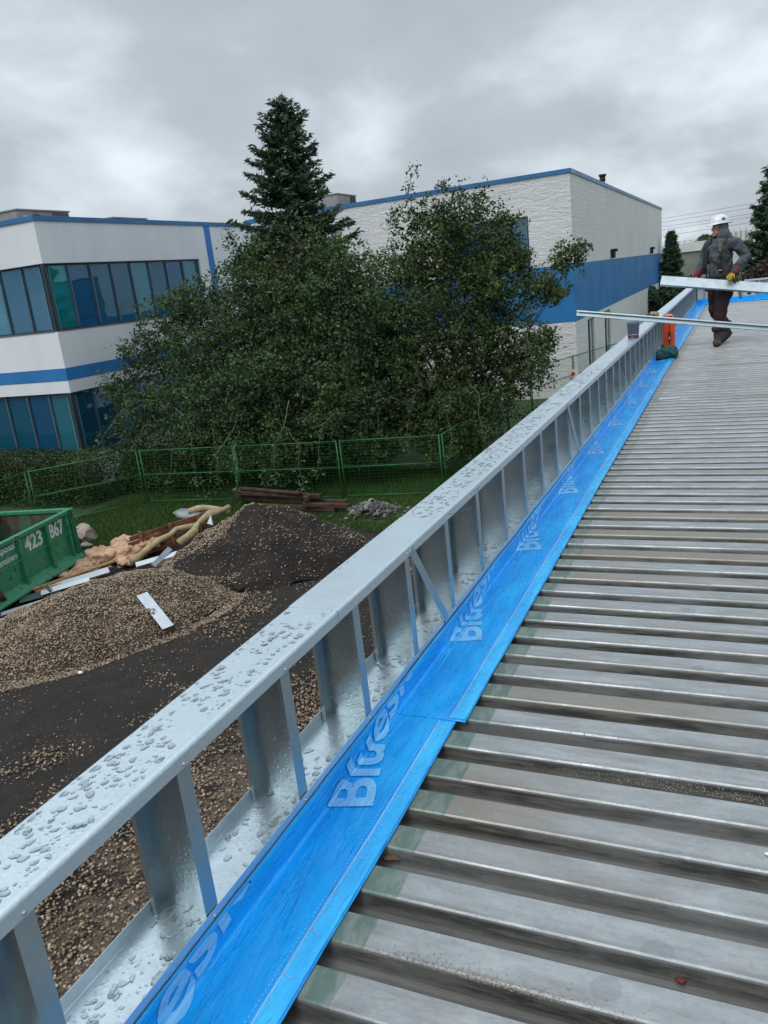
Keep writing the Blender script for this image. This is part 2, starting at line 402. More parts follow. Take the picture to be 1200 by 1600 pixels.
M['tool_yellow'] = pm('tool_tan_plastic', (.42, .26, .12), .5)
# person
M['skin'] = pm('skin', (.50, .27, .19), .55, 0, .15, 20)
M['hoodie'] = pm('grey_fleece', (.085, .098, .112), .9, 0, .4, 7, 16, .03, .9)
M['hood'] = pm('grey_green_hood', (.12, .145, .15), .9, 0, .25, 12, 20, .015, .6)
M['trousers'] = pm('maroon_trousers', (.035, .012, .020), .85, 0, .45, 6, 9, .03, .8)
M['boot'] = pm('muddy_boot', (.065, .055, .045), .8, 0, .4, 12, 20, .01, .5)
M['glove_y'] = pm('yellow_glove', (.50, .34, .03), .7, 0, .5, 22, 25, .01, .5)
M['glove_r'] = pm('red_glove_cuff', (.22, .012, .03), .8)
M['helmet'] = pm('white_helmet', (.74, .76, .78), .25, 0, .05, 5, coat=.4)
M['strap'] = pm('black_webbing', (.018, .02, .022), .8)
M['tan_leather'] = pm('tan_leather', (.14, .105, .06), .75, 0, .4, 14)
M['brass'] = pm('brass_buckle', (.5, .36, .15), .4, .6)

# ------------------------------------------------------------------ object helpers
def tag(o, label=None, cat=None, group=None, kind=None):
    for k, v in (('label', label), ('category', cat), ('group', group), ('kind', kind)):
        if v: o[k] = v
    return o
def wloc(o):
    v = Vector((0, 0, 0))
    while o is not None: v = v + Vector(o.location); o = o.parent
    return v
def thing(name, label, cat, loc=(0, 0, 0), group=None):
    o = D.objects.new(name, None); C.objects.link(o); o.location = loc; o.empty_display_size = .2
    return tag(o, label, cat, group)
def link(name, me, mt, parent=None, loc=None, label=None):
    if mt is not None: me.materials.append(M[mt] if isinstance(mt, str) else mt)
    o = D.objects.new(name, me); C.objects.link(o)
    if loc: o.location = loc
    if parent is not None: o.parent = parent
    if label: o['label'] = label
    return o
def centre(o):
    """move the object's origin to the foot of its mesh (top-level meshes only)"""
    me = o.data; n = len(me.vertices); a = np.empty(n*3); me.vertices.foreach_get('co', a); a = a.reshape(-1, 3)
    c = np.array([(a[:, 0].min()+a[:, 0].max())/2, (a[:, 1].min()+a[:, 1].max())/2, a[:, 2].min()])
    me.vertices.foreach_set('co', (a-c).ravel()); o.location = c; me.update(); return o
def fast(name, V, F, mt, parent=None, smooth=False, rnd=None, local=False):
    V = np.asarray(V, float)
    if parent is not None and not local: V = V - np.array(wloc(parent))
    F = np.asarray(F, np.int64); k = F.shape[1]; me = D.meshes.new(name)
    me.vertices.add(len(V)); me.vertices.foreach_set('co', V.astype(np.float32).ravel())
    me.loops.add(F.size); me.loops.foreach_set('vertex_index', F.astype(np.int32).ravel())
    me.polygons.add(len(F)); me.polygons.foreach_set('loop_start', (np.arange(len(F))*k).astype(np.int32))
    me.polygons.foreach_set('use_smooth', np.full(len(F), smooth))
    me.update(calc_edges=True)
    if rnd is not None:
        a = me.attributes.new('rnd', 'FLOAT', 'FACE'); a.data.foreach_set('value', np.asarray(rnd, np.float32))
    return link(name, me, mt, parent)
class MB:
    def __init__(s): s.v = []; s.f = []; s.sm = []
    def add(s, V, F, smooth=False):
        b = len(s.v); s.v += [tuple(map(float, v)) for v in V]; s.f += [tuple(b+i for i in f) for f in F]; s.sm += [smooth]*len(F); return s
    def box(s, lo, hi, rot=None, about=None):
        x0, y0, z0 = lo; x1, y1, z1 = hi
        V = [(x0, y0, z0), (x1, y0, z0), (x1, y1, z0), (x0, y1, z0), (x0, y0, z1), (x1, y0, z1), (x1, y1, z1), (x0, y1, z1)]
        if rot is not None:
            c = Vector(about) if about is not None else Vector(((x0+x1)/2, (y0+y1)/2, (z0+z1)/2))
            V = [tuple(rot @ (Vector(v)-c) + c) for v in V]
        return s.add(V, [(0, 3, 2, 1), (4, 5, 6, 7), (0, 1, 5, 4), (1, 2, 6, 5), (2, 3, 7, 6), (3, 0, 4, 7)])
    def cbox(s, c, size, rz=0, rx=0, ry=0):
        h = [q/2 for q in size]
        from mathutils import Euler
        return s.box([c[i]-h[i] for i in range(3)], [c[i]+h[i] for i in range(3)], Euler((rx, ry, rz)).to_matrix())
    def beam(s, a, b, w, h, up=(0, 0, 1)):
        a = Vector(a); b = Vector(b); d = (b-a).normalized(); u = Vector(up); r = d.cross(u)
        if r.length < 1e-4: r = d.cross(Vector((1, 0, 0)))
        r.normalize(); u = r.cross(d)
        V = [p + r*sx_*w/2 + u*sz*h/2 for p in (a, b) for sx_, sz in ((-1, -1), (1, -1), (1, 1), (-1, 1))]
        return s.add(V, [(0, 1, 2, 3), (7, 6, 5, 4), (0, 4, 5, 1), (1, 5, 6, 2), (2, 6, 7, 3), (3, 7, 4, 0)])
    def tube(s, pts, rad, n=8, smooth=True, cap=True):
        pts = [Vector(p) for p in pts]
        if not hasattr(rad, '__len__'): rad = [rad]*len(pts)
        V = []; F = []; pr = None
        for i, p in enumerate(pts):
            d = (pts[min(i+1, len(pts)-1)] - pts[max(i-1, 0)]).normalized()
            if pr is None:
                pr = d.cross(Vector((0, 0, 1)));
                if pr.length < 1e-3: pr = Vector((1, 0, 0))
            pr = (pr - d*pr.dot(d)).normalized(); q = d.cross(pr)
            ra = rad[i]; ra, rb = (ra if hasattr(ra, '__len__') else (ra, ra))
            for j in range(n):
                t = 2*math.pi*j/n; V.append(p + pr*math.cos(t)*ra + q*math.sin(t)*rb)
        for i in range(len(pts)-1):
            for j in range(n):
                a = i*n+j; b = i*n+(j+1) % n; F.append((a, b, b+n, a+n))
        if cap: F.append(tuple(range(n))[::-1]); F.append(tuple(range((len(pts)-1)*n, len(pts)*n)))
        return s.add(V, F, smooth)
    def cyl(s, a, b, r, n=16, smooth=True): return s.tube([a, b], r, n, smooth)
    def ball(s, c, r, nu=12, nv=8, rot=None):
        r = r if hasattr(r, '__len__') else (r, r, r); V = []; F = []
        for i in range(nv+1):
            th = math.pi*i/nv
            for j in range(nu):
                ph = 2*math.pi*j/nu
                p = Vector((math.sin(th)*math.cos(ph)*r[0], math.sin(th)*math.sin(ph)*r[1], math.cos(th)*r[2]))
                if rot is not None: p = rot @ p
                V.append(Vector(c)+p)
        for i in range(nv):
            for j in range(nu): F.append((i*nu+j, (i+1)*nu+j, (i+1)*nu+(j+1) % nu, i*nu+(j+1) % nu))
        return s.add(V, F, True)
    def build(s, name, mt, parent=None, local=False, bevel=0, label=None):
        off = Vector((0, 0, 0)) if (parent is None or local) else wloc(parent)
        me = D.meshes.new(name); me.from_pydata([(v[0]-off.x, v[1]-off.y, v[2]-off.z) for v in s.v], [], s.f)
        me.polygons.foreach_set('use_smooth', s.sm); me.update()
        o = link(name, me, mt, parent, label=label)
        if bevel:
            b = o.modifiers.new('bevel', 'BEVEL'); b.width = bevel; b.segments = 2; b.limit_method = 'ANGLE'
        return o
def copy_tree(o, parent=None, name=None):
    c = o.copy(); C.objects.link(c); c.parent = parent
    for ch in list(o.children): copy_tree(ch, c)
    return c
def text_mesh(txt, bold=.0, size=1.0):
    cu = D.curves.new('lettering', 'FONT'); cu.body = txt; cu.offset = bold; cu.size = size; cu.resolution_u = 4
    o = D.objects.new('lettering', cu); C.objects.link(o)
    dg = bpy.context.evaluated_depsgraph_get()
    me = D.meshes.new_from_object(o.evaluated_get(dg)); D.objects.remove(o); D.curves.remove(cu)
    return me
def text_on(name, txt, origin, ax, ay, w_, h_, mt, parent, bold=.02, label=None):
    """lettering scaled to w_ x h_ on the plane spanned by ax (reading) and ay (up)"""
    me = text_mesh(txt, bold)
    n = len(me.vertices); a = np.empty(n*3); me.vertices.foreach_get('co', a); a = a.reshape(-1, 3)
    lo, hi = a.min(0), a.max(0)
    s_ = (a[:, 0]-lo[0])/(hi[0]-lo[0])*w_; t_ = (a[:, 1]-lo[1])/(hi[1]-lo[1])*h_
    P = np.array(origin)[None]+s_[:, None]*np.array(ax)[None]+t_[:, None]*np.array(ay)[None]
    if parent is not None: P = P-np.array(wloc(parent))
    me.vertices.foreach_set('co', P.ravel()); me.update(); me.name = name
    return link(name, me, mt, parent, label=label)
def remesh(o, voxel, smooth_it=2):
    md = o.modifiers.new('r', 'REMESH'); md.mode = 'VOXEL'; md.voxel_size = voxel; md.use_smooth_shade = True
    if smooth_it:
        ms = o.modifiers.new('s', 'SMOOTH'); ms.iterations = smooth_it; ms.factor = .5
    dg = bpy.context.evaluated_depsgraph_get(); me = D.meshes.new_from_object(o.evaluated_get(dg))
    o.modifiers.clear(); old = o.data; o.data = me; me.name = old.name; D.meshes.remove(old)
    me.polygons.foreach_set('use_smooth', [True]*len(me.polygons)); return o
def crumple(o, amp, sc, seed=0):
    for v in o.data.vertices:
        p = (v.co+Vector((seed, seed*2, 0)))*sc
        v.co += Vector(mn.noise_vector(p))*amp
    return o

# ------------------------------------------------------------------ ground
def hgt(x, y):
    t = np.clip((y-23.5)/7, 0, 1); t = t*t*(3-2*t)
    return G + .5*t
xs = np.concatenate([[-600, -200, -80], np.linspace(-40, 10, 101), [30, 80, 250, 600]])
ys = np.concatenate([[-200, -40], np.linspace(-5, 45, 101), [60, 90, 130, 300, 900]])
gx, gy = np.meshgrid(xs, ys); V = np.stack([gx, gy, hgt(gx, gy)], -1)
inner = (gx > -30) & (gx < 0) & (gy > -3) & (gy < 40)
for i, j in zip(*np.where(inner)):
    V[i, j, 2] += .06*mn.noise(Vector((gx[i, j]*.5, gy[i, j]*.5, 3.)))+.02*mn.noise(Vector((gx[i, j]*2, gy[i, j]*2, 1.)))
nx = len(xs); F = [(i*nx+j, i*nx+j+1, (i+1)*nx+j+1, (i+1)*nx+j) for i in range(len(ys)-1) for j in range(nx-1)]
o = fast('ground', V.reshape(-1, 3), F, 'ground', None, True); tag(o, kind='structure')

# ------------------------------------------------------------------ stones
ICO = bmesh.new(); bmesh.ops.create_icosphere(ICO, subdivisions=1, radius=1.0)
IV = np.array([v.co[:] for v in ICO.verts]); IF = np.array([[v.index for v in f.verts] for f in ICO.faces]); ICO.free()
def stones(name, P, size, mt, parent=None, flat=.65, smooth=True, rnd=None):
    n = len(P); s = size if hasattr(size, '__len__') else np.full(n, size)
    k = len(IV)
    sc = np.stack([np.ones(n), RNG.uniform(.6, 1., n), RNG.uniform(.4, flat+.2, n)], 1)*np.asarray(s)[:, None]*.5
    A = IV[None]*sc[:, None]*(1+RNG.normal(0, .13, (n, k, 1)))
    th = RNG.uniform(0, 2*np.pi, n); c, s_ = np.cos(th), np.sin(th)
    x = A[..., 0]*c[:, None]-A[..., 1]*s_[:, None]; y = A[..., 0]*s_[:, None]+A[..., 1]*c[:, None]; z = A[..., 2]
    ti = RNG.normal(0, .35, n); ct, st = np.cos(ti), np.sin(ti)
    y2 = y*ct[:, None]-z*st[:, None]; z2 = y*st[:, None]+z*ct[:, None]
    VV = np.stack([x, y2, z2], -1)+np.asarray(P)[:, None]
    FF = IF[None]+(np.arange(n)*k)[:, None, None]
    rr = np.repeat(RNG.beta(2.2, 2.6, n) if rnd is None else rnd, len(IF))
    return fast(name, VV.reshape(-1, 3), FF.reshape(-1, 3), mt, parent, smooth, rr)
def vnoise(P, sc, off=0):
    return np.array([mn.fractal(Vector((p[0]*sc+off, p[1]*sc, off)), 1.0, 2.0, 3) for p in P])
# loose gravel spread on the soil
n = 190000
X = RNG.uniform(-15.5, -1.4, n); Y = RNG.uniform(-1, 20.5, n)
P = np.stack([X, Y], 1); nz = vnoise(P, .8, 5.)
band = -.32*np.exp(-((Y-(9.6+.9*(X+9)))/2.0)**2)
d = np.clip((X+9.8)/4.2, 0, 1)*np.clip((12.5-Y)/3, 0, 1)*1.1 + nz*1.0 + band
keep = (RNG.random(n) < np.clip(d, np.clip(.15+.30*nz, .02, .5), 1)) & (Y < 18.5)
P = P[keep]; zz = hgt(P[:, 0], P[:, 1])+RNG.uniform(-.005, .03, len(P))
o = stones('gravel', np.c_[P, zz], RNG.uniform(.020, .060, len(P))*np.where(d[keep] < .2, RNG.uniform(.35, .8, len(P)), 1.), 'stone'); tag(o, 'loose brown gravel scattered over the dark soil beside the parapet', 'gravel', kind='stuff')

def mound(name, label, cx, cy, rx, ry, h, ang, mt, nst, dark=None, seed=0, ssize=(.03, .055), edge=1.0):
    nu, nv = 64, 30; V = []; ca, sa = math.cos(ang), math.sin(ang)
    def H(u, v_):  # u,v in unit disc
        r = math.hypot(u, v_); b = max(0, 1-r)
        k = h*max(0, 1-r**1.3)*(.93+.07*b)
        x = cx+ca*u*rx-sa*v_*ry; y = cy+sa*u*rx+ca*v_*ry
        if r > 1.03: return x, y, G-.3
        k += (mn.fractal(Vector((x*.9+seed, y*.9, seed)), 1., 2., 4))*.16*min(1, b*4)*h
        return x, y, G-.03-.14*min(1, max(0, (r-.84)/.16))+max(0, k)+.02*mn.noise(Vector((x*4, y*4, 2.)))*min(1, b*6)
    for i in range(nv+1):
        for j in range(nu):
            t = 2*math.pi*j/nu; r = i/nv*(1+.10*math.sin(3*t+seed)+.06*math.sin(7*t+seed*2)); V.append(H(r*math.cos(t), r*math.sin(t)))
    F = [(i*nu+j, i*nu+(j+1) % nu, (i+1)*nu+(j+1) % nu, (i+1)*nu+j) for i in range(nv) for j in range(nu)]
    o = fast(name, V, F, mt, None, True); tag(o, label, 'pile'); centre(o)
    uu = RNG.uniform(-1, 1, (nst*2, 2)); uu = uu[np.hypot(uu[:, 0], uu[:, 1]) < 1.04][:nst]
    PP = np.array([H(*q) for q in uu]); PP[:, 2] = np.maximum(PP[:, 2], G-.01)
    if dark is not None:
        kp = np.array([dark(p) for p in PP]); PP = PP[RNG.random(len(PP)) < kp]
    s = stones('pebbles', PP+np.array([0, 0, .012]), RNG.uniform(*ssize, len(PP)), 'stone', o); s['kind'] = 'stuff'
    return o
GP = mound('gravel_pile', 'low pale brown gravel mound with a white plate on its right slope', -12.2, 11.5, 3.3, 2.05, 1.05, R(62), 'pile_gravel', 30000, lambda p: .25 if mn.noise(Vector((p[0]*1.5, p[1]*1.5, 7))) > .38 else .95, 2)
def dk(p):
    s = (p[0]+11.1)*.9 + mn.noise(Vector((p[0]*1.2, p[1]*1.2, 1)))*1.0 - (p[1]-15.2)*.35
    lo = 1 if p[2] < -5.9 and p[1] < 14.6 and p[0] < -10.2 else 0
    return .95 if s < -.1 else (.6 if lo else .10)
mound('soil_pile', 'tall dark soil heap with gravel sliding down its left side', -10.6, 15.5, 2.9, 2.2, 1.42, R(20), 'pile_soil', 26000, dk, 9)
mb = MB()
for k in range(9): mb.ball((-10.35+RNG.normal(0, .25), 13.85+RNG.normal(0, .2), -6.12), (.16, .13, .07))
o = mb.build('soil_clump', 'pile_soil'); remesh(o, .03, 1); crumple(o, .06, 5); crumple(o, .03, 14); tag(centre(o), 'small dark clump of wet soil at the right foot of the pale gravel mound', 'soil clump')
def pile_z(x, y):
    hit, p, n_, k_ = GP.ray_cast(Vector((x, y, 50))-GP.location, Vector((0, 0, -1)))
    return p.z+GP.location.z if hit else G
def sc_stones(name, label, cat, c, r, n, s0, s1, mt, h=.3):
    q = RNG.normal(0, .42, (n, 2)); rr = np.hypot(q[:, 0], q[:, 1]); z = G+.03+h*np.clip(1-rr, 0, 1)*RNG.uniform(.4, 1, n)
    return stones(name, np.c_[c[0]+q[:, 0]*r[0], c[1]+q[:, 1]*r[1], z], RNG.uniform(s0, s1, n), mt, None, .9, False, RNG.random(n))
o = sc_stones('rubble_heap', '', '', (-9.5, 19.55), (.95, .7), 420, .06, .2, 'rubble', .35); tag(centre(o), 'small heap of grey broken stones lying on the grass near the fence', 'rubble', kind='stuff')

# grass blades between soil and fence
n = 150000
X = RNG.uniform(-19.5, -5.5, n); Y = RNG.uniform(15.2, 24.5, n)
P = np.stack([X, Y], 1); nz = vnoise(P, .7, 9.)
edge = 18.4-2.9*np.clip((-14.2-X)/2, 0, 1)+nz*1.1
kp = Y > edge; X, Y = X[kp], Y[kp]; n = len(X)
z0 = hgt(X, Y)-.01; a = RNG.uniform(0, 2*np.pi, n); hh = RNG.uniform(.05, .16, n); wd = .012
lean = RNG.normal(0, .05, (n, 2))
V = np.stack([np.stack([X-np.cos(a)*wd, Y-np.sin(a)*wd, z0], -1), np.stack([X+np.cos(a)*wd, Y+np.sin(a)*wd, z0], -1), np.stack([X+lean[:, 0], Y+lean[:, 1], z0+hh], -1)], 1)
o = fast('grass', V.reshape(-1, 3), np.arange(n*3).reshape(-1, 3), 'grass', None, False, RNG.beta(2, 2, n))
tag(o, 'rough green grass around the foot of the green fence', 'grass', kind='stuff')

# ------------------------------------------------------------------ the building we stand on
YN, YF = -2.5, 21.6
b = thing('metal_building', 'building under construction carrying the wet steel roof deck', 'building', (4, 10, G))
MB().box((-1.162, YN, G), (-1.012, YF+.15, -1.272)).build('wall', 'siding', b)
MB().box((-1.012, YF, G), (16, YF+.15, DZ-.06)).build('wall', 'siding', b)
# deck: trapezoid ribs running along X
prof = []
pitch = .1524; Y0 = 1.332
k0 = int((YN-Y0)/pitch); k1 = int((YF-Y0)/pitch)
for k in range(k0, k1+1):
    y = Y0+k*pitch
    prof += [(y-.032-.003, -.038), (y-.016+.0, -.0385+.0), (y-.0035, -.004), (y, 0), (y+.079, 0), (y+.0825, -.004), (y+.096, -.038)]
    prof[-7] = (y-.030, -.0415); prof[-6] = (y-.0155, -.040)
    prof[-1] = (y+.0955, -.040)
xsd = np.concatenate([np.arange(-.99, 1.2, .12), np.arange(1.2, 16, .8)])
V = []; npf = len(prof)
for ix, x in enumerate(xsd):
    for (y, z) in prof:
        wv = .0022*mn.noise(Vector((x*.8, y*2.2, 0.)))
        V.append((x, y+wv, DZ+z+.0025*mn.noise(Vector((x*.5, y*.7, 4.)))))
F = [(i*npf+j, (i+1)*npf+j, (i+1)*npf+j+1, i*npf+j+1) for i in range(len(xsd)-1) for j in range(npf-1)]
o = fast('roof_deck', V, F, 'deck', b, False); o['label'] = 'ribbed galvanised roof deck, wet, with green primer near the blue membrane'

# ------------------------------------------------------------------ parapet frame
XI, XO = -1.010, -1.162
pf = thing('parapet_frame', 'long galvanised steel stud parapet frame covered in raindrops along the roof edge', 'parapet frame', (-1.086, 9, -1.27))
def extr(profile, y0, y1, closed=False, step=None):
    """sweep an XZ profile along Y"""
    ysx = [y0, y1] if not step else list(np.arange(y0, y1, step))+[y1]
    V = [(x, y, z) for y in ysx for (x, z) in profile]; k = len(profile)
    F = [(i*k+j, i*k+j+1, (i+1)*k+j+1, (i+1)*k+j) for i in range(len(ysx)-1) for j in range(k-1)]
    return V, F
def solid(o, t=.0014):
    s = o.modifiers.new('solid', 'SOLIDIFY'); s.thickness = t; s.offset = 0; return o
# top track: web with two shallow stiffening beads and down-turned lips
def track_prof(zt, d):
    return [(XO-.002, zt-.034), (XO-.002, zt-.004), (XO, zt-.0012), (XO+.003, zt), (XO+.011, zt), (XO+.0135, zt-.0022), (XO+.016, zt), (XI-.016, zt), (XI-.0135, zt-.0022), (XI-.011, zt),
            (XI-.005, zt), (XI-.0015, zt-.0012), (XI+.0008, zt-.004), (XI+.002, zt-.0075), (XI+.002, zt-.035)]
segs = [(-1.2, 1.78), (1.778, 2.62), (2.618, 6.6), (6.598, 12.4), (12.398, YF+.15)]
for i, (a_, b_) in enumerate(segs):
    dz = (.0, .0016, .0, .0016, .0)[i]
    V, F = extr([(x+(dz if x > -1.08 else -dz), z+dz) for x, z in track_prof(-.8485, 1)], a_, b_)
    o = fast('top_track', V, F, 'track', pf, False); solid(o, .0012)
    o.modifiers[-1].offset = -1 if False else 0
for (a_, b_) in [(-1.2, 4.31), (4.315, 10.0), (10.005, YF+.15)]:
    zb = -1.2675
    V, F = extr([(XO-.002, zb+.034), (XO-.002, zb+.002), (XO, zb), (XI, zb), (XI+.002, zb+.002), (XI+.002, zb+.034)], a_, b_)
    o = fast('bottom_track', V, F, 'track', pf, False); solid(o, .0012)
# studs (C sections, open towards the camera)
def stud_mesh(h):
    # closed plan: thin walls, origin at foot, x along wall depth, web at y=0, flanges towards -y
    t = .0016; xi, xo, fl, lp = XI-.0005+1.086, XO+.0005+1.086, .041, .012
    out = [(xo+lp, -fl), (xo, -fl), (xo, 0), (xi, 0), (xi, -fl), (xi-lp, -fl)]
    inn = [(xo+lp, -fl+t), (xo+t, -fl+t), (xo+t, -t), (xi-t, -t), (xi-t, -fl+t), (xi-lp, -fl+t)]
    V = []; F = []
    for z in (0, h): V += [(x, y, z) for x, y in out+inn]
    n = 12
    for i in range(5): F.append((i, i+1, n+i+1, n+i)); F.append((6+i+1, 6+i, n+6+i, n+6+i+1)); F.append((i, 6+i, 6+i+1, i+1)); F.append((n+i, n+i+1, n+6+i+1, n+6+i))
    F.append((0, n, n+6, 6)); F.append((5, 11, n+11, n+5))
    me = D.meshes.new('stud'); me.from_pydata(V, [], F); me.update(); return me
SH = .4155
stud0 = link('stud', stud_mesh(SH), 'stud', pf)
def screw_mb(x, y, z): return MB().tube([(x-.001, y, z), (x+.0015, y, z), (x+.0035, y, z)], [.0048, .0048, .0028], 10)
for zz_ in (.018, SH-.022-.003):
    screw_mb(XI+1.086+.0025, -.02, zz_).build('screw', 'screw', stud0, local=True)
SY = [.672+.4055*i for i in range(-3, 52)]
for i, y in enumerate(SY):
    s_ = stud0 if i == 0 else (copy_tree(stud0, pf) if y < 9 else None)
    if s_ is None:
        s_ = stud0.copy(); C.objects.link(s_); s_.parent = pf
    s_.location = (0, y-9+.0205, .0035); s_.rotation_euler = (0, 0, R(RNG.normal(0, .6)))
for (ya, za, yb, zb) in [(2.325, -.862, 2.60, -1.245), (5.07, -.862, 5.40, -1.245)]:
    mb = MB().beam((XI+.0055, ya, za), (XI+.0055, yb, zb), .038, .0016, up=(1, 0, 0))
    d_ = (Vector((0, yb, zb))-Vector((0, ya, za))).normalized(); pp = Vector((0, -d_.z, d_.y))*.0182
    mb.beam((XI+.0006, ya+pp.y, za+pp.z), (XI+.0006, yb+pp.y, zb+pp.z), .0016, .010, up=(1, 0, 0)) if False else None
    mb.build('diagonal_brace', 'galv', pf)
mb = MB()
for y in [2.29, 2.32, 2.345, 2.75, 3.02, 3.06, 3.10, 3.13, 4.0, 4.9, 5.03, 5.06, 5.35]:
    mb.tube([(XI+.0035, y, -.868), (XI+.006, y, -.868), (XI+.008, y, -.868)], [.0045, .0045, .0025], 8)
mb.build('splice_screws', 'screw', pf)
mb = MB(); mb.cyl((-1.070, 3.14, -1.2645), (-1.070, 3.14, -1.262), .020, 20); mb.cyl((-1.070, 3.14, -1.262), (-1.070, 3.14, -1.257), .006, 10)
mb.build('washer_plate', 'sheet_white', pf)

# raindrops standing on the tracks
def droplets(name, x0, x1, y0, y1, z, n, smin, smax, parent, elong=1.6, pw=2.6):
    V = []; F = []; nn = 14; placed = []
    tries = 0
    while len(placed) < n and tries < n*14:
        tries += 1
        r = smin+(smax-smin)*random.random()**pw
        y = y0+(y1-y0)*random.random()**1.25
        x = random.uniform(x0+r*.7, x1-r*.7)
        if mn.noise(Vector((x*5, y*4, 9.))) < -.45: continue
        if any(abs(y-q[1]) < .06 and math.hypot(x-q[0], y-q[1]) < (r+q[2])*1.05 for q in placed[-400:] if True): continue
        placed.append((x, y, r))
        ax = random.uniform(1, elong) if r > .004 else 1.; an = random.gauss(math.pi/2, .7); sd = random.random()*50
        b = len(V); lob = .15 if r > .006 else .05
        prof_ = [(1., -.1), (.95, .42), (.84, .74), (.62, .93), (.3, .99)]
        hh = min(r*.24, .0014)
        for fr_, fz in prof_:
            for j in range(nn):
                t = 2*math.pi*j/nn
                rr = r*(1+lob*mn.noise(Vector((math.cos(t)*1.3+sd, math.sin(t)*1.3, sd)))*2)*fr_
                u = rr*math.cos(t)*ax; v = rr*math.sin(t)/ax**.5
                V.append((x+u*math.cos(an)-v*math.sin(an), y+u*math.sin(an)+v*math.cos(an), z+.0002+hh*fz))
        V.append((x, y, z+.0002+hh))
        for k in range(4):
            for j in range(nn): F.append((b+k*nn+j, b+k*nn+(j+1) % nn, b+(k+1)*nn+(j+1) % nn, b+(k+1)*nn+j))
        for j in range(nn): F.append((b+4*nn+j, b+4*nn+(j+1) % nn, b+5*nn, b+5*nn))
        F.append(None) if False else None
    off = wloc(parent)
    me = D.meshes.new(name)
    F = [(f if f[2] != f[3] else f[:3]) for f in F]
    p0, p1, p2 = (Vector(V[k]) for k in F[0][:3])
    if (p1-p0).cross(p2-p1).dot(Vector((p0.x+p1.x-2*V[5*nn][0], p0.y+p1.y-2*V[5*nn][1], .001))) < 0: F = [f[::-1] for f in F]
    me.from_pydata([(v[0]-off.x, v[1]-off.y, v[2]-off.z) for v in V], [], F)
    me.polygons.foreach_set('use_smooth', [True]*len(me.polygons)); me.update()
    o = link(name, me, 'water', parent); o['kind'] = 'stuff'; return o
droplets('raindrops', XO+.004, XI-.014, .45, 8.5, -.8482, 3600, .0011, .0105, pf, 1.5, 3.0)
droplets('raindrops', XO+.006, XI-.006, .5, 5.0, -1.2668, 1500, .0011, .0115, pf, 1.8, 2.7)

# ------------------------------------------------------------------ blue membrane
UB = -1.0035; ZM = DZ+.0055; HW = .082
def S(u, y, off=0.):
    """unrolled coordinate u (x on the flat, going on up the kerb) -> point"""
    r = .009; L = r*math.pi/2; ue = UB+r
    if u >= ue: p = (u, ZM+off)
    elif u >= ue-L:
        a = (ue-u)/r; p = (ue-(r-off)*math.sin(a), ZM+r-(r-off)*math.cos(a))
    else: p = (UB+off, ZM+r+(ue-L-u))
    return (p[0], y, p[1])
def wav(y, s): return .0035*mn.noise(Vector((y*2.3, s, 0)))+.0015*mn.noise(Vector((y*9, s, 1)))
def sheet(name, label, y0, y1, uo, off, wallh=HW):
    us0 = list(np.arange(UB-wallh+.008, UB-.012, .02))+list(np.arange(UB-.012, UB+.016, .0045))+list(np.linspace(UB+.03, uo(0), 14))
    ys_ = list(np.arange(y0, y1, .05))+[y1]; V = []; k = len(us0)
    for y in ys_:
        e = uo(y)+wav(y, off*1000); top = UB-wallh+.008+wav(y, 7+off)*1.5
        for i, u in enumerate(us0):
            if i == k-1: u = e
            elif i == 0: u = top
            x, yy, z = S(u, y, off)
            if i == k-1: z -= .002
            zz = .0022*mn.noise(Vector((u*9, y*3, 2.)))+.0012*mn.noise(Vector((u*22, y*5, 8.)))
            if u > UB+.02: z += max(-.001, zz)
            V.append((x, yy, z))
    F = [(i*k+j, i*k+j+1, (i+1)*k+j+1, (i+1)*k+j) for i in range(len(ys_)-1) for j in range(k-1)]
    o = fast(name, V, F, 'blue_film', None, True); o.location = (0, 0, 0)
    s = o.modifiers.new('solid', 'SOLIDIFY'); s.thickness = .0016; s.offset = -1
    return o
mem1 = sheet('waterproofing_membrane', '', YN+.6, 2.13, lambda y: -.790-.012*(y-1.5 > 0)*(y-1.5), 0.)
tag(mem1, 'near strip of blue roofing membrane ending at the lap beside the bottom rail', 'membrane', 'blue membrane strips')
mem2 = sheet('waterproofing_membrane', '', 2.06, YF-.012, lambda y: -.768-.022*min(1, max(0, (y-2)/4)), .0018, HW+.0)
tag(mem2, 'long blue roofing membrane strip running from the lap to the far corner', 'membrane', 'blue membrane strips')
FZ = YF-.0035
V = []; ys3 = [FZ-.22, FZ-.1, FZ-.02, FZ-.008, FZ]; 
mb = MB()
for i in range(40):
    x = -.995+i*.35
    for (y, z) in ((FZ-.20, ZM+.004), (FZ-.012, ZM+.004), (FZ-.003, ZM+.014), (FZ-.001, ZM+.12)): V.append((x, y, z+.003*math.sin(i*1.7)))
mb.add(V, [(i*4+j, (i+1)*4+j, (i+1)*4+j+1, i*4+j+1) for i in range(39) for j in range(3)])
mem3 = mb.build('waterproofing_membrane', 'blue_film'); solid(mem3, .002)
tag(mem3, 'blue roofing membrane along the foot of the far cross parapet behind the worker', 'membrane', 'blue membrane strips')
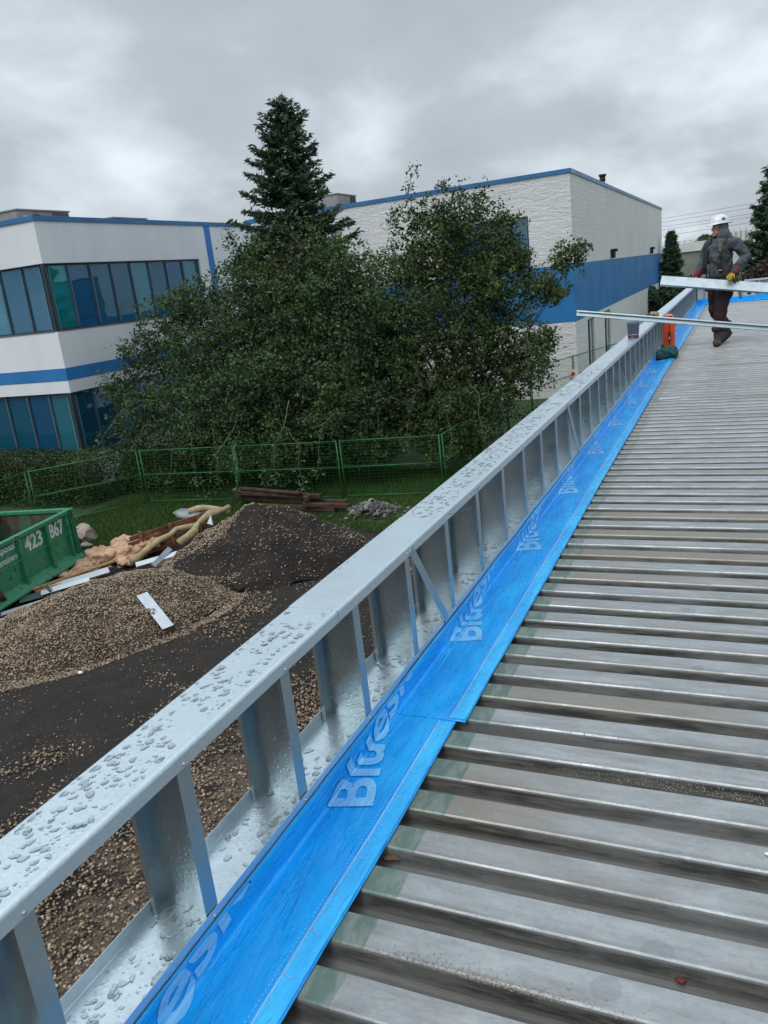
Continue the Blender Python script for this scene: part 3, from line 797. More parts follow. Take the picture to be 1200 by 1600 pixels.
# printed word on the film, drifting up the kerb as it goes
tm = text_mesh('Blueskin', .025)
def print_word(y0, parent, off):
    bm_ = bmesh.new(); bm_.from_mesh(tm)
    xs_ = [v.co.x for v in bm_.verts]; ysx = [v.co.y for v in bm_.verts]; x0_, x1_ = min(xs_), max(xs_); y0_, y1_ = min(ysx), max(ysx)
    capt = y1_
    dx, dy = -.285, .9585
    for v in bm_.verts:
        s_ = (v.co.x-x0_)/(x1_-x0_)*.80; t_ = (v.co.y-y0_)/(y1_-y0_)*.132
        v.co = Vector((-.880+s_*dx-t_*dy, y0+s_*dy+t_*dx, 0))
    for uc in [UB-HW+.016, UB-.008, UB-.004, UB, UB+.004, UB+.008, UB+.012, UB+.016, UB+.05, UB+.09]:
        g = bm_.verts[:]+bm_.edges[:]+bm_.faces[:]
        bmesh.ops.bisect_plane(bm_, geom=g, plane_co=(uc, 0, 0), plane_no=(1, 0, 0), clear_inner=(uc < UB-HW+.02))
    for k in range(1, 18):
        g = bm_.verts[:]+bm_.edges[:]+bm_.faces[:]
        bmesh.ops.bisect_plane(bm_, geom=g, plane_co=(0, y0+k*.05-.05, 0), plane_no=(0, 1, 0))
    for v in bm_.verts:
        u, y = v.co.x, v.co.y; p = Vector(S(u, y, off+.0014))
        if u > UB+.02: p.z += max(-.001, .0022*mn.noise(Vector((u*9, y*3, 2.)))+.0012*mn.noise(Vector((u*22, y*5, 8.))))
        v.co = p
    bmesh.ops.triangulate(bm_, faces=bm_.faces[:])
    me = D.meshes.new('lettering'); bm_.to_mesh(me); bm_.free()
    return link('lettering', me, 'film_print', parent)
for k in range(-1, 17):
    y0 = .585+1.0205*k
    print_word(y0, mem1 if y0 < 1.9 else mem2, 0. if y0 < 1.4 else .0018)
# taped lap edge, stitch dots and tick creases
def edge_marks(parent, ya, yb, off, uo):
    mb = MB(); V = []; ysq = list(np.arange(ya, yb, .1))+[yb]
    for y in ysq:
        e = uo(y)
        for u in (e-.052, e-.004): V.append(S(u, y, off+.0022))
    mb.add(V, [(2*i, 2*i+1, 2*i+3, 2*i+2) for i in range(len(ysq)-1)])
    mb.build('edge_band', 'blue_seam', parent)
    mb = MB(); 
    V = []
    for y in ysq:
        e = uo(y)
        for u, h_ in ((e-.0545, .0022), (e-.0535, .0040), (e-.0515, .0040), (e-.0505, .0022)): V.append(S(u+.001*math.sin(y*9), y, off+h_))
    mb.add(V, [(4*i+j, 4*i+j+1, 4*i+j+5, 4*i+j+4) for i in range(len(ysq)-1) for j in range(3)])
    y = ya
    while y < min(yb, 9):
        e = uo(y); p = S(e-.064, y, off+.003)
        mb.cbox(p, (.0014, .006, .0006)); y += .0125
    y = ya; k = 0
    while y < min(yb, 6.):
        e = uo(y); L = .026 if k % 2 else .012
        pts = [S(e-.052+L*q, y-.006*q*q, off+.0032) for q in (0, .33, .66, 1)]
        mb.tube(pts, .0011, 5); y += .055+.012*random.random(); k += 1
    mb.build('stitch_line', 'film_mark', parent)
edge_marks(mem1, YN+.7, 2.05, 0., lambda y: -.790-.012*(y-1.5 > 0)*(y-1.5))
edge_marks(mem2, 2.07, 21.3, .0018, lambda y: -.768-.022*min(1, max(0, (y-2)/4)))
mb = MB()
for (u0, y0_, u1, y1_) in [(-.985, 1.78, -.905, 1.16), (-.99, 1.70, -.96, 1.22), (-.99, 1.60, -.865, .82), (-.975, 2.02, -.985, 1.75)]:
    pts = [S(u0+(u1-u0)*q+.003*math.sin(q*7), y0_+(y1_-y0_)*q, .0002) for q in np.linspace(0, 1, 16)]
    mb.tube(pts, [(.0035*math.sin(math.pi*(.06+.88*q)), .0016) for q in np.linspace(0, 1, 16)], 6)
mb.build('fold', 'blue_film', mem1)
mb = MB()
for (u0, y0_, u1, y1_) in [(-.99, 2.42, -.955, 3.1), (-.97, 2.3, -.985, 2.9), (-.98, 3.3, -.962, 4.1), (-.972, 4.3, -.965, 5.3), (-.975, 5.5, -.962, 7.2)]:
    pts = [S(u0+(u1-u0)*q+.004*math.sin(q*9), y0_+(y1_-y0_)*q, .0022) for q in np.linspace(0, 1, 16)]
    mb.tube(pts, [(.004*math.sin(math.pi*(.06+.88*q)), .0022) for q in np.linspace(0, 1, 16)], 6)
mb.build('fold', 'blue_seam', mem2)

# far cross parapet
fp = thing('cross_parapet', 'far cross parapet of steel studs with white sheathing behind the worker', 'parapet', (6, YF+.08, -1.27))
V = [(x, YF+yy, z) for x in (-1.0, 16) for (yy, z) in ((0, -.885), (0, -.85), (.152, -.85), (.152, -.885))]
o = fast('top_track', V, [(0, 1, 5, 4), (1, 2, 6, 5), (2, 3, 7, 6)], 'track', fp); solid(o, .0015)
mb = MB(); mb.box((-1.0, YF+.10, -1.27), (16, YF+.115, -.90)); mb.build('sheathing', 'white', fp)
mb = MB(); mb.box((-1.0, YF+.0, -1.31), (16, YF+.15, -1.272)); mb.build('bottom_track', 'track', fp)
for i in range(40):
    x = -.86+i*.4064
    mb = MB().box((x, YF+.002, -1.27), (x+.0016, YF+.098, -.88)).box((x, YF+.002, -1.27), (x+.041, YF+.0036, -.88))
    mb.build('stud', 'galv', fp)
for x in (-.70, .12, .30, 1.2):
    MB().box((x, YF+.094, -1.20), (x+.09, YF+.099, -1.12)).build('dark_opening', 'black', fp)

# ------------------------------------------------------------------ small things on the roof
def silver_tape():
    bm_ = MB(); 
    bm_.add([(-.71, 7.90, DZ+.003), (-.52, 7.95, DZ+.004), (-.525, 8.02, DZ+.004), (-.705, 7.985, DZ+.006)], [(0, 1, 2, 3)])
    o = bm_.build('metal_offcut', 'galv_edge'); solid(o, .003); return tag(centre(o), 'small bright strip of metal offcut lying across the deck ribs', 'offcut')
silver_tape()
mb = MB(); lf = [(0, 0, 0), (.012, .006, .004), (.03, .008, .008), (.05, .002, .003), (.032, -.008, .007), (.014, -.007, .002)]
mb.add([(-.797+a_, 1.462+b_, DZ-.022+c_) for a_, b_, c_ in lf], [(0, 1, 2, 3, 4, 5)])
o = mb.build('dead_leaf', pm('brown_leaf', (.16, .07, .03), .7)); solid(o, .001); tag(centre(o), 'curled brown dead leaf at the edge of the blue membrane', 'leaf')
mb = MB(); mb.ball((-.09, 1.315, DZ-.031), (.010, .006, .004)); o = crumple(mb.build('red_scrap', pm('rusty_red', (.12, .02, .015), .7)), .006, 60)
tag(centre(o), 'tiny rusty red scrap in a deck valley near the bottom right', 'scrap')
mb = MB(); mb.ball((.075, 1.69, DZ+.003), (.011, .006, .002)); o = mb.build('white_scrap', 'white'); tag(centre(o), 'tiny white fleck on a deck rib near the right border', 'scrap')
# grit lying in bands on the ribs
n = 1500
bandk = RNG.integers(0, 3, n); xx = RNG.uniform(-.75, .25, n); yc = np.array([1.02, 1.77, 1.62])[bandk]
yy = yc+np.array([.0, .0, .0])[bandk]+RNG.normal(0, .010, n)
yy = np.where(bandk == 0, .985+(RNG.random(n)*.03), np.where(bandk == 1, 1.875+RNG.gamma(1.5, .012, n), 1.165+RNG.gamma(1.5, .008, n)))
zt = np.where(bandk == 0, DZ-.036, DZ+.001)
xx = np.where(bandk == 0, RNG.uniform(-.62, .1, n), np.where(bandk == 1, RNG.normal(-.02, .22, n), RNG.normal(-.45, .14, n)))
o = stones('roof_grit', np.c_[xx, yy, zt], RNG.uniform(.0015, .0035, n), pm('pale_grit', (.4, .33, .24), .8)); tag(o, 'pale sandy grit lying in the deck valleys', 'grit', kind='stuff')

# clear screw tub standing on the track
tb = thing('plastic_tub', 'clear plastic screw tub with dark label standing on the parapet top', 'tub', (-1.05, 8.98, -.847))
def frust(r0, r1, z0, z1, sq=.0, n=28):
    V = []
    for r_, z in ((r0, z0), (r1, z1)):
        for j in range(n):
            t = 2*math.pi*j/n; V.append((-1.05+r_*math.cos(t), 8.98+r_*math.sin(t), z))
    return V, [(j, (j+1) % n, n+(j+1) % n, n+j) for j in range(n)]
V, F = frust(.056, .062, -.845, -.675); mb = MB().add(V, F, True); mb.build('tub_wall', 'tub', tb)
V, F = frust(.0575, .0625, -.80, -.70); mb = MB().add(V, F, True); mb.build('tub_label', 'tub_label', tb)
V, F = frust(.055, .0570, -.842, -.815); mb = MB().add(V, F, True); mb.build('screw_fill', 'tub_red', tb)
mb = MB().cyl((-1.05, 8.98, -.845), (-1.05, 8.98, -.842), .056, 28); mb.build('tub_base', 'tub', tb)
V, F = frust(.0595, .065, -.700, -.676); mb = MB().add(V, F, True).tube([(-1.05+.064*math.cos(t), 8.98+.064*math.sin(t), -.675) for t in np.linspace(0, 2*math.pi, 29)], .004, 6); mb.build('rim', 'tub_blue', tb)
# cordless drill lying on the track
dr_ = thing('cordless_drill', 'black and tan cordless drill lying on the parapet top past the tub', 'drill', (-1.09, 11.5, -.847))
mb = MB().box((-1.13, 11.36, -.847), (-1.06, 11.46, -.775)); mb.build('battery', 'black', dr_, bevel=.01)
mb = MB().tube([(-1.095, 11.44, -.81), (-1.09, 11.54, -.805), (-1.085, 11.60, -.80)], [(.024, .020)]*3, 12); mb.build('handle', 'black', dr_)
mb = MB().tube([(-1.02, 11.60, -.80), (-1.05, 11.60, -.80), (-1.12, 11.62, -.80), (-1.135, 11.62, -.80)], [.028, .040, .042, .030], 16); mb.build('motor_housing', 'tool_yellow', dr_)
mb = MB().tube([(-1.135, 11.62, -.80), (-1.16, 11.62, -.80), (-1.175, 11.62, -.80)], [.024, .022, .013], 14).tube([(-1.175, 11.62, -.80), (-1.21, 11.63, -.80)], .004, 8); mb.build('chuck', 'black', dr_)
# orange case upright
oc = thing('orange_case', 'tall bright orange plastic tool case standing against the parapet studs', 'tool case', (-.93, 11.9, ZM))
from mathutils import Euler
rz = Matrix.Rotation(R(8), 3, 'Z')
MB().box((-.998, 11.84, ZM+.004), (-.915, 11.99, ZM+.47), rz).build('case_shell', 'orange', oc, bevel=.012)
MB().box((-.911, 11.83, ZM+.004), (-.845, 11.995, ZM+.47), rz).build('case_shell', 'orange', oc, bevel=.012)
MB().box((-.955, 11.80, ZM+.473), (-.865, 11.95, ZM+.505), rz).build('top_handle', 'orange_pale', oc, bevel=.012)
lt = MB().box((-.915, 11.803, ZM+.16), (-.888, 11.823, ZM+.27), rz).build('latch', 'black', oc, bevel=.004)
MB().box((-.908, 11.796, ZM+.175), (-.897, 11.801, ZM+.205)).build('latch_tab', 'white', lt)
# teal cloth bag
mb = MB()
for (x, y, z, a_, b_, c_) in [(-.93, 11.08, .06, .10, .13, .075), (-.86, 11.12, .06, .08, .12, .075), (-.985, 11.02, .04, .05, .11, .05), (-.82, 11.2, .045, .06, .1, .06)]:
    mb.ball((x, y, ZM+z), (a_, b_, c_), 20, 12)
o = mb.build('cloth_bundle', 'teal_cloth'); remesh(o, .012, 1); crumple(o, .05, 9); crumple(o, .022, 22); crumple(o, .008, 45)
for v in o.data.vertices: v.co.z = max(v.co.z, ZM+.004); v.co.x = max(v.co.x, -1.0)
tag(centre(o), 'crumpled dark teal jacket bundled on the blue membrane before the orange case', 'cloth')
for c_, r_ in (((-.80, 11.24, ZM+.08), (.045, .07, .045)), ((-.965, 10.94, ZM+.03), (.04, .07, .028))):
    crumple(MB().ball(c_, r_).build('dark_lining', 'dark_cloth', o), .012, 25)

# ------------------------------------------------------------------ loose channels
def channel(name, label, a_, b_, w_, lip, facing, mt, retn=0., th=.0014):
    """open C section from a to b: web w_ wide whose outside faces 'facing'"""
    a_ = Vector(a_); b_ = Vector(b_); d_ = (b_-a_).normalized(); f_ = Vector(facing); f_ = (f_-d_*f_.dot(d_)).normalized(); s_ = d_.cross(f_)
    pr = [(-w_/2, -lip), (-w_/2, -.004), (-w_/2+.004, 0), (w_/2-.004, 0), (w_/2, -.004), (w_/2, -lip)]
    if retn: pr = [(-w_/2+retn, -lip)]+pr+[(w_/2-retn, -lip)]
    V = [p+s_*q[0]+f_*q[1] for p in (a_, b_) for q in pr]; k = len(pr)
    o = fast(name, [tuple(v) for v in V], [(i, i+1, k+i+1, k+i) for i in range(k-1)], mt)
    solid(o, th); tag(o, label, 'steel channel'); return centre(o)
channel('steel_track', 'wide pale galvanised steel track the worker carries at waist height', (-1.035, 12.17, -.372), (3.2, 12.12, -1.10), .150, .036, (.12, -.80, .60), 'channel')
channel('steel_stud', 'long thin galvanised steel stud slanting over the tub in front of the boots', (-1.51, 8.3, -.497), (3.4, 8.25, -1.30), .052, .030, (0, .93, -.30), 'galv', .011)

# ------------------------------------------------------------------ person
PX, PY = -.265, 12.44
FX, FY = -.65, -.76; nrm = math.hypot(FX, FY); FX /= nrm; FY /= nrm
def L2W(f_, l_, z): return (PX+f_*FX+l_*(-FY), PY+f_*FY+l_*FX, DZ+z)
def T(mb, pts, rad, n=16): return mb.tube([L2W(*p) for p in pts], rad, n)
def BL(mb, c, r): return mb.ball(L2W(*c), r, 18, 12, RotF)
RotF = Matrix(((FX, -FY, 0), (FY, FX, 0), (0, 0, 1)))
LE, LW = (-.10, .335, 1.16), (.095, .275, .955)      # left elbow, wrist
RE, RW = (.03, -.305, 1.14), (.21, -.235, .95)
def fingers(mb, base, fwd, side, down, r0=.0095):
    fwd = Vector(fwd); side = Vector(side); down = Vector(down)
    for i, (o_, L_) in enumerate(((-.031, .070), (-.0105, .080), (.0105, .075), (.031, .060))):
        p0 = Vector(base)+side*o_+fwd*.036; p1 = p0+fwd*L_*.42+down*.006; p2 = p1+fwd*L_*.12+down*L_*.42; p3 = p2-fwd*L_*.18+down*L_*.26
        mb.tube([p0-fwd*.02, p0, p1, p2, p3], [r0, r0*1.02, r0*.98, r0*.9, r0*.72], 8)
    q0 = Vector(base)-side*.036+down*.004; q1 = q0-side*.016+fwd*.022+down*.012; q2 = q1+fwd*.022+down*.024
    mb.tube([q0-fwd*.012, q0, q1, q2], [.011, .0115, .010, .008], 8)
def hand(mb, wr, fwd, side, down, r0=.0095, pal=(.044, .040, .017)):
    fwd = Vector(fwd).normalized(); side = Vector(side).normalized(); down = Vector(down).normalized()
    c = Vector(wr)+fwd*.046
    rot = Matrix((fwd, side, down)).transposed()
    mb.ball(c, pal, 14, 10, rot); mb.tube([Vector(wr)-fwd*.03, Vector(wr), c], [.024, .024, .026], 10)
    fingers(mb, c, fwd, side, down, r0)
LHW = L2W(*LW); RHW = L2W(*RW)
lf_ = (-.45, -.55, -.35); ls_ = (.8, -.5, 0.1)
def ortho(f_, s_):
    f_ = Vector(f_).normalized(); s_ = Vector(s_); s_ = (s_-f_*s_.dot(f_)).normalized(); dn = f_.cross(s_)
    if dn.z > 0: dn = -dn
    return f_, s_, dn
LH = ortho((-.35, -.85, -.25), (-.9, .35, 0)); RH = ortho((-.3, -.5, -.7), (.9, -.3, 0))
# body (skin)
mb = MB()
T(mb, [(0, 0, .86), (.005, 0, .98), (.01, 0, 1.12), (.02, 0, 1.28), (.0, 0, 1.38), (.01, 0, 1.44)], [(.10, .14), (.10, .135), (.10, .14), (.10, .15), (.08, .12), (.05, .05)])
T(mb, [(.01, 0, 1.40), (.03, 0, 1.50)], [.052, .05])
hd = Vector(L2W(.045, 0, 1.565)); HF = Vector((-.88, -.47, -.03)).normalized(); HS = HF.cross(Vector((0, 0, 1))).normalized(); HU = HS.cross(HF)
HR = Matrix((HF, -HS, HU)).transposed()
def hp(f_, l_, u_): return hd+HF*f_-HS*l_+HU*u_
mb.ball(hp(0, 0, .03), (.088, .068, .085), 20, 14, HR); mb.ball(hp(.03, 0, -.045), (.055, .05, .06), 16, 12, HR)
mb.tube([hp(.083, 0, .03), hp(.098, 0, .005), hp(.102, 0, -.012), hp(.085, 0, -.022)], [.008, .010, .013, .010], 8)
mb.ball(hp(.078, 0, -.052), (.014, .024, .009), 10, 8, HR); mb.ball(hp(.072, 0, -.085), (.02, .024, .017), 10, 8, HR)
for s_ in (-1, 1):
    mb.ball(hp(.068, s_*.031, .018), (.012, .014, .010), 10, 8, HR); mb.ball(hp(0, s_*.070, .005), (.014, .010, .026), 10, 8, HR); mb.ball(hp(.062, s_*.034, .034), (.012, .02, .006), 8, 6, HR)
for sgn, E_, W_ in ((1, LE, LW), (-1, RE, RW)):
    T(mb, [(-.01, sgn*.14, 1.37), (-.02, sgn*.185, 1.35), E_, W_], [.045, .046, .034, .024], 12)
hand(mb, LHW, *LH, .0078, (.040, .036, .014)); hand(mb, RHW, *RH, .0078, (.040, .036, .014))
LK, LA = (.10, .085, .50), (.125, .055, .10)
RK, RA = (.02, -.085, .47), (-.17, -.075, .16)
for sgn, K_, A_ in ((1, LK, LA), (-1, RK, RA)):
    T(mb, [(0, sgn*.085, .90), (K_[0]*.55, sgn*.088, .70), K_, ((K_[0]+A_[0])/2-.01, (K_[1]+A_[1])/2, (K_[2]+A_[2])/2+.03), A_], [.075, .068, .048, .036, .024], 12)
    T(mb, [A_, (A_[0]+.02, A_[1]+.01, A_[2]-.045), ((A_[0]+.09, A_[1]+.07, A_[2]-.062) if sgn > 0 else (A_[0]+.08, A_[1], A_[2]-.105))], [.028, .026, .014], 10)
pe = mb.build('person', 'skin'); remesh(pe, .0065, 2)
tag(pe, 'worker in white hard hat, grey hooded jacket and maroon trousers, walking with a steel track', 'person')
def cloth(name, mb, mt, vox=.009, it=2, amp=.0, sc=9, label=None, par=None):
    o = mb.build(name, mt, None); remesh(o, vox, it)
    if amp: crumple(o, amp, sc)
    o.parent = par if par is not None else pe
    if label: o['label'] = label
    return o
mb = MB()
T(mb, [(.0, 0, .875), (.0, 0, .93), (.01, 0, 1.05), (.02, 0, 1.2), (.02, 0, 1.32), (.0, 0, 1.40), (.0, 0, 1.45)], [(.155, .205), (.16, .205), (.155, .195), (.155, .205), (.14, .205), (.105, .16), (.07, .08)], 22)
for sgn, E_, W_ in ((1, LE, LW), (-1, RE, RW)):
    T(mb, [(-.01, sgn*.12, 1.37), (-.01, sgn*.20, 1.355), ((E_[0]-.02)/2-.01, (E_[1]+sgn*.20)/2, (E_[2]+1.355)/2), E_, ((E_[0]*.45+W_[0]*.55), (E_[1]*.45+W_[1]*.55), (E_[2]*.45+W_[2]*.55)), (W_[0]*.95+E_[0]*.05, W_[1]*.95+E_[1]*.05, W_[2]*.95+E_[2]*.05)], [.085, .092, .080, .068, .060, .043], 16)
T(mb, [(-.10, 0, 1.36), (-.085, 0, 1.44)], [(.06, .12), (.04, .09)])
cloth('jacket', mb, 'hoodie', .010, 2, .026, 11); crumple(pe.children[-1] if False else [o for o in D.objects if o.name.startswith('jacket')][-1], .010, 27)
# hood: shell round the head, open at the face
mb = MB()
mb.ball(hp(-.022, 0, .02), (.098, .088, .115), 26, 18, HR); mb.ball(hp(-.025, 0, -.075), (.112, .108, .10), 22, 14, HR); T(mb, [(-.03, 0, 1.36), (-.02, 0, 1.42), (.01, 0, 1.49)], [(.12, .165), (.125, .135), (.10, .105)])
hdo = cloth('hood', mb, 'hood', .008, 2, .006, 22)
bm_ = bmesh.new(); bm_.from_mesh(hdo.data); kill = []
for f in bm_.faces:
    p = f.calc_center_median()-hd; a_, b_, c_ = p.dot(HF), p.dot(-HS), p.dot(HU)
    if a_ > .012 and abs(b_) < .068 and -.125 < c_ < .09: kill.append(f)
bmesh.ops.delete(bm_, geom=kill, context='FACES'); bm_.to_mesh(hdo.data); bm_.free(); solid(hdo, .009)
# helmet
mb = MB(); V = []; nu, nv = 32, 10
for i in range(nv+1):
    th = (math.pi/2)*i/nv
    for j in range(nu):
        ph = 2*math.pi*j/nu; V.append(hp(.132*math.sin(th)*math.cos(ph)-.012, .112*math.sin(th)*math.sin(ph), .070+.118*math.cos(th)))
for j in range(nu):
    ph = 2*math.pi*j/nu; c_ = max(0, math.cos(ph)); e_ = .014+.052*c_**3
    V.append(hp((.132+e_)*math.cos(ph)-.012, (.112+.016)*math.sin(ph), .062-.016*c_**3))
F = [(i*nu+j, (i+1)*nu+j, (i+1)*nu+(j+1) % nu, i*nu+(j+1) % nu) for i in range(nv+1) for j in range(nu)]
mb.add(V, F, True); hel = mb.build('hard_hat', 'helmet', pe, local=True)
for v in hel.data.vertices: pass
solid(hel, .004)
mb = MB()
for k in (-1, 0, 1):
    mb.tube([hp(.132*math.sin(t)-.012, k*.028, .070+.120*math.cos(t)) for t in np.linspace(-1.1, 1.1, 12)], [(.005, .003)]*12, 6)
mb.build('ridge', 'helmet', hel, local=True)
# small dark emblem on the near side of the helmet
ec = hp(-.012, .100, .115); mb = MB()
mb.tube([ec+HF*(.022*math.cos(t))+HU*(.022*math.sin(t)-.004)-HS*(.010-.006*math.sin(t)) for t in np.linspace(0, math.pi, 10)], [(.0055, .003)]*10, 6)
mb.tube([ec+HF*.024-HU*.006-HS*.011, ec-HF*.024-HU*.006-HS*.011], .004, 6); mb.ball(ec-HU*.0-HS*.010, (.007, .007, .007), 8, 6)
mb.build('emblem', 'badge', hel, local=True)
mb = MB().tube([hp(-.04, 0, .06)+(HF*(.118*math.cos(t))-HS*(.102*math.sin(t))) for t in np.linspace(1.9, 4.4, 14)], [(.012, .006)]*14, 6); mb.build('headband', 'strap', hel, local=True)
# trousers
mb = MB()
T(mb, [(0, 0, .78), (0, 0, .86), (0, 0, .97)], [(.13, .17), (.145, .185), (.13, .175)], 20)
for sgn, K_, A_ in ((1, LK, LA), (-1, RK, RA)):
    mid = ((K_[0]+A_[0])/2-.015, (K_[1]+A_[1])/2, (K_[2]+A_[2])/2+.02)
    T(mb, [(0, sgn*.082, .90), (.01, sgn*.09, .80), (K_[0]*.55, sgn*.09, .67), K_, mid, (A_[0], A_[1], A_[2]+.115)], [(.105, .098), (.115, .105), (.108, .10), (.088, .085), (.080, .078), (.074, .072)], 18)
    T(mb, [(A_[0], A_[1], A_[2]+.14), (A_[0], A_[1], A_[2]+.09)], [.082, .078], 16)
cloth('trousers', mb, 'trousers', .010, 3, .020, 12)
# boots
for sgn, A_ in ((1, LA), (-1, RA)):
    mb = MB(); h0 = A_[2]-.10
    if sgn > 0:
        T(mb, [(A_[0]-.005, A_[1], A_[2]+.13), (A_[0]-.01, A_[1], A_[2]+.02), (A_[0]-.01, A_[1], A_[2]-.05)], [.060, .056, .056])
        T(mb, [(A_[0]-.05, A_[1]-.03, .042), (A_[0]+.01, A_[1], .052), (A_[0]+.07, A_[1]+.05, .046), (A_[0]+.12, A_[1]+.10, .040), (A_[0]+.14, A_[1]+.12, .036)], [(.040, .042), (.052, .050), (.052, .044), (.050, .038), (.034, .028)])
    else:
        T(mb, [(A_[0]+.0, A_[1], A_[2]+.14), (A_[0]-.02, A_[1], A_[2]+.03), (A_[0]-.03, A_[1], A_[2]-.02)], [.060, .056, .056])
        T(mb, [(A_[0]-.085, A_[1], .155), (A_[0]-.02, A_[1], .125), (A_[0]+.06, A_[1], .070), (A_[0]+.115, A_[1], .042), (A_[0]+.15, A_[1], .036)], [(.042, .042), (.052, .052), (.052, .044), (.048, .036), (.032, .028)])
    cloth('boot', mb, 'boot', .008, 2, .004, 20)
    mb = MB()
    if sgn > 0:
        for i in range(2): T(mb, [(A_[0]-.08, A_[1]-.05, .010), (A_[0]-.03, A_[1]-.02, .012), (A_[0]+.07, A_[1]+.05, .012), (A_[0]+.155, A_[1]+.13, .013)], [(.040, .010), (.050, .012), (.050, .012), (.030, .010)], 14)
    else:
        T(mb, [(A_[0]-.115, A_[1], .125), (A_[0]-.05, A_[1], .078), (A_[0]+.05, A_[1], .022), (A_[0]+.10, A_[1], .012), (A_[0]+.165, A_[1], .014)], [(.040, .010), (.048, .012), (.050, .012), (.048, .012), (.030, .010)], 14)
    mb.build('boot_sole', 'black', pe, local=True)
# gloves
for (wr, hh_, E_, W_) in ((LHW, LH, LE, LW), (RHW, RH, RE, RW)):
    mb = MB(); hand(mb, wr, *hh_, .0115, (.050, .046, .022)); g_ = cloth('glove', mb, 'glove_y', .005, 1, .003, 30)
    ax_ = (Vector(L2W(*E_))-Vector(wr)).normalized(); mb = MB().tube([Vector(wr)-ax_*.012, Vector(wr)+ax_*.03, Vector(wr)+ax_*.085], [.036, .046, .058], 16)
    mb.build('glove_cuff', 'glove_r', g_, local=True)
# harness and tool pouches
def loc_surface(f_, l_, z): return L2W(f_, l_, z)
for sgn in (1, -1):
    mb = MB(); pts = [(-.13, sgn*.06, 1.30), (-.09, sgn*.10, 1.435), (.02, sgn*.115, 1.445), (.115, sgn*.12, 1.36), (.160, sgn*.125, 1.26), (.172, sgn*.125, 1.12), (.170, sgn*.13, .98)]
    P_ = [Vector(L2W(*p)) for p in pts]; V = []; F = []
    side = Vector(L2W(0, 1, 0))-Vector(L2W(0, 0, 0))
    for i, p in enumerate(P_):
        for q in (-.036, .036): V.append(p+side*q)
    o = fast('harness_strap', [tuple(v) for v in V], [(2*i, 2*i+1, 2*i+3, 2*i+2) for i in range(len(P_)-1)], 'strap', pe, True, local=True); solid(o, .006)
for (f_, l_, z, sz, mt_, nm) in [(.178, .125, 1.19, (.02, .06, .05), 'strap', 'chest_pocket'), (.17, .13, 1.33, (.02, .02, .10), 'brass', 'chest_clip'), (.15, .07, 1.30, (.012, .012, .13), 'brass', 'pen'), (.175, .14, 1.02, (.012, .055, .02), 'brass', 'buckle'), (.186, .05, 1.245, (.004, .075, .03), 'strap', 'chest_mark')]:
    mb = MB(); c = Vector(L2W(f_, l_, z)); mb.box([-sz[0]/2, -sz[1]/2, -sz[2]/2], [sz[0]/2, sz[1]/2, sz[2]/2]); mb.v = [tuple(c+RotF @ Vector(v)) for v in mb.v]
    mb.build(nm, mt_, pe, local=True, bevel=.003)
mb = MB(); T(mb, [(.0, 0, .915), (.0, 0, .965)], [(.166, .213), (.166, .213)], 28); mb.build('tool_belt', 'strap', pe, local=True)
def pouch(f_, l_, z, w_, d_, h_, mt_, ham=False):
    mb = MB(); mb.box((-d_/2, -w_/2, -h_), (d_/2, w_/2, 0)); c = Vector(L2W(f_, l_, z)); mb.v = [tuple(c+RotF @ (Vector(v)*1.0 if v[2] > -h_/2 else Vector((v[0]*.8, v[1]*.8, v[2])))) for v in mb.v]
    p = mb.build('tool_pouch', mt_, pe, local=True, bevel=.015)
    mb = MB(); mb.box((d_/2+.002, -w_*.35, -h_*.85), (d_/2+.03, w_*.35, -h_*.25)); mb.v = [tuple(c+RotF @ Vector(v)) for v in mb.v]; mb.build('pocket', 'tan_leather', p, local=True, bevel=.008)
    mb = MB()
    for q in (-.3, 0, .3): mb.tube([c+RotF @ Vector((0, w_*q, -.02)), c+RotF @ Vector((.01, w_*q, .06))], .008, 8)
    mb.build('hand_tools', 'strap', p, local=True)
    if ham:
        mb = MB().tube([c+RotF @ Vector((-.01, w_*.3, -h_*.8)), c+RotF @ Vector((-.03, w_*.42, -h_-.10))], [.014, .017], 10); mb.build('hammer_handle', 'foam_orange', p, local=True)
pouch(.02, .255, .93, .17, .085, .21, 'tan_leather', True)
pouch(-.03, -.235, .93, .15, .07, .20, 'strap')
pouch(-.13, .19, .93, .15, .07, .22, 'strap')

# ------------------------------------------------------------------ office building, left
ob = thing('office_building', 'white two-storey office building with teal ribbon windows and blue bands', 'building', (-30, 28, G))
XL, YL, TOP = -22.0, 21.7, 3.44; YE = 35.4; XW = -44.
def slab(name, z0, z1, mt, pr=0., label=None):
    """a horizontal band of the two visible walls, pr = how far it stands proud"""
    mb = MB().box((XL-.35, YL+.0, z0), (XL+pr, YE, z1)).box((XW, YL-pr, z0), (XL+pr, YL+.35 if False else YL+.34, z1))
    V = [(XW, YL-pr), (XL+pr, YL-pr), (XL+pr, YE), (XL-.35, YE), (XL-.35, YL+.35), (XW, YL+.35)]
    mb = MB().add([(x, y, z) for z in (z0, z1) for x, y in V], [(0, 1, 7, 6), (1, 2, 8, 7), (2, 3, 9, 8), (3, 4, 10, 9), (4, 5, 11, 10), (5, 0, 6, 11), (5, 4, 3, 2, 1, 0), (6, 7, 8, 9, 10, 11)])
    return mb.build(name, mt, ob, label=label)
zU0, zU1 = -.374, 1.94        # upper ribbon opening
zB0, zB1 = -2.09, -1.65       # blue band
zL0, zL1 = -4.85, -2.53       # lower ribbon opening
slab('wall', zU1, TOP-.10, 'stucco'); slab('wall', zB1, zU0, 'stucco'); slab('blue_band', zB0, zB1-.0, 'blue_paint', .012); slab('wall', zL1, zB0, 'stucco', 0.)
slab('wall', G, zL0, 'stucco')
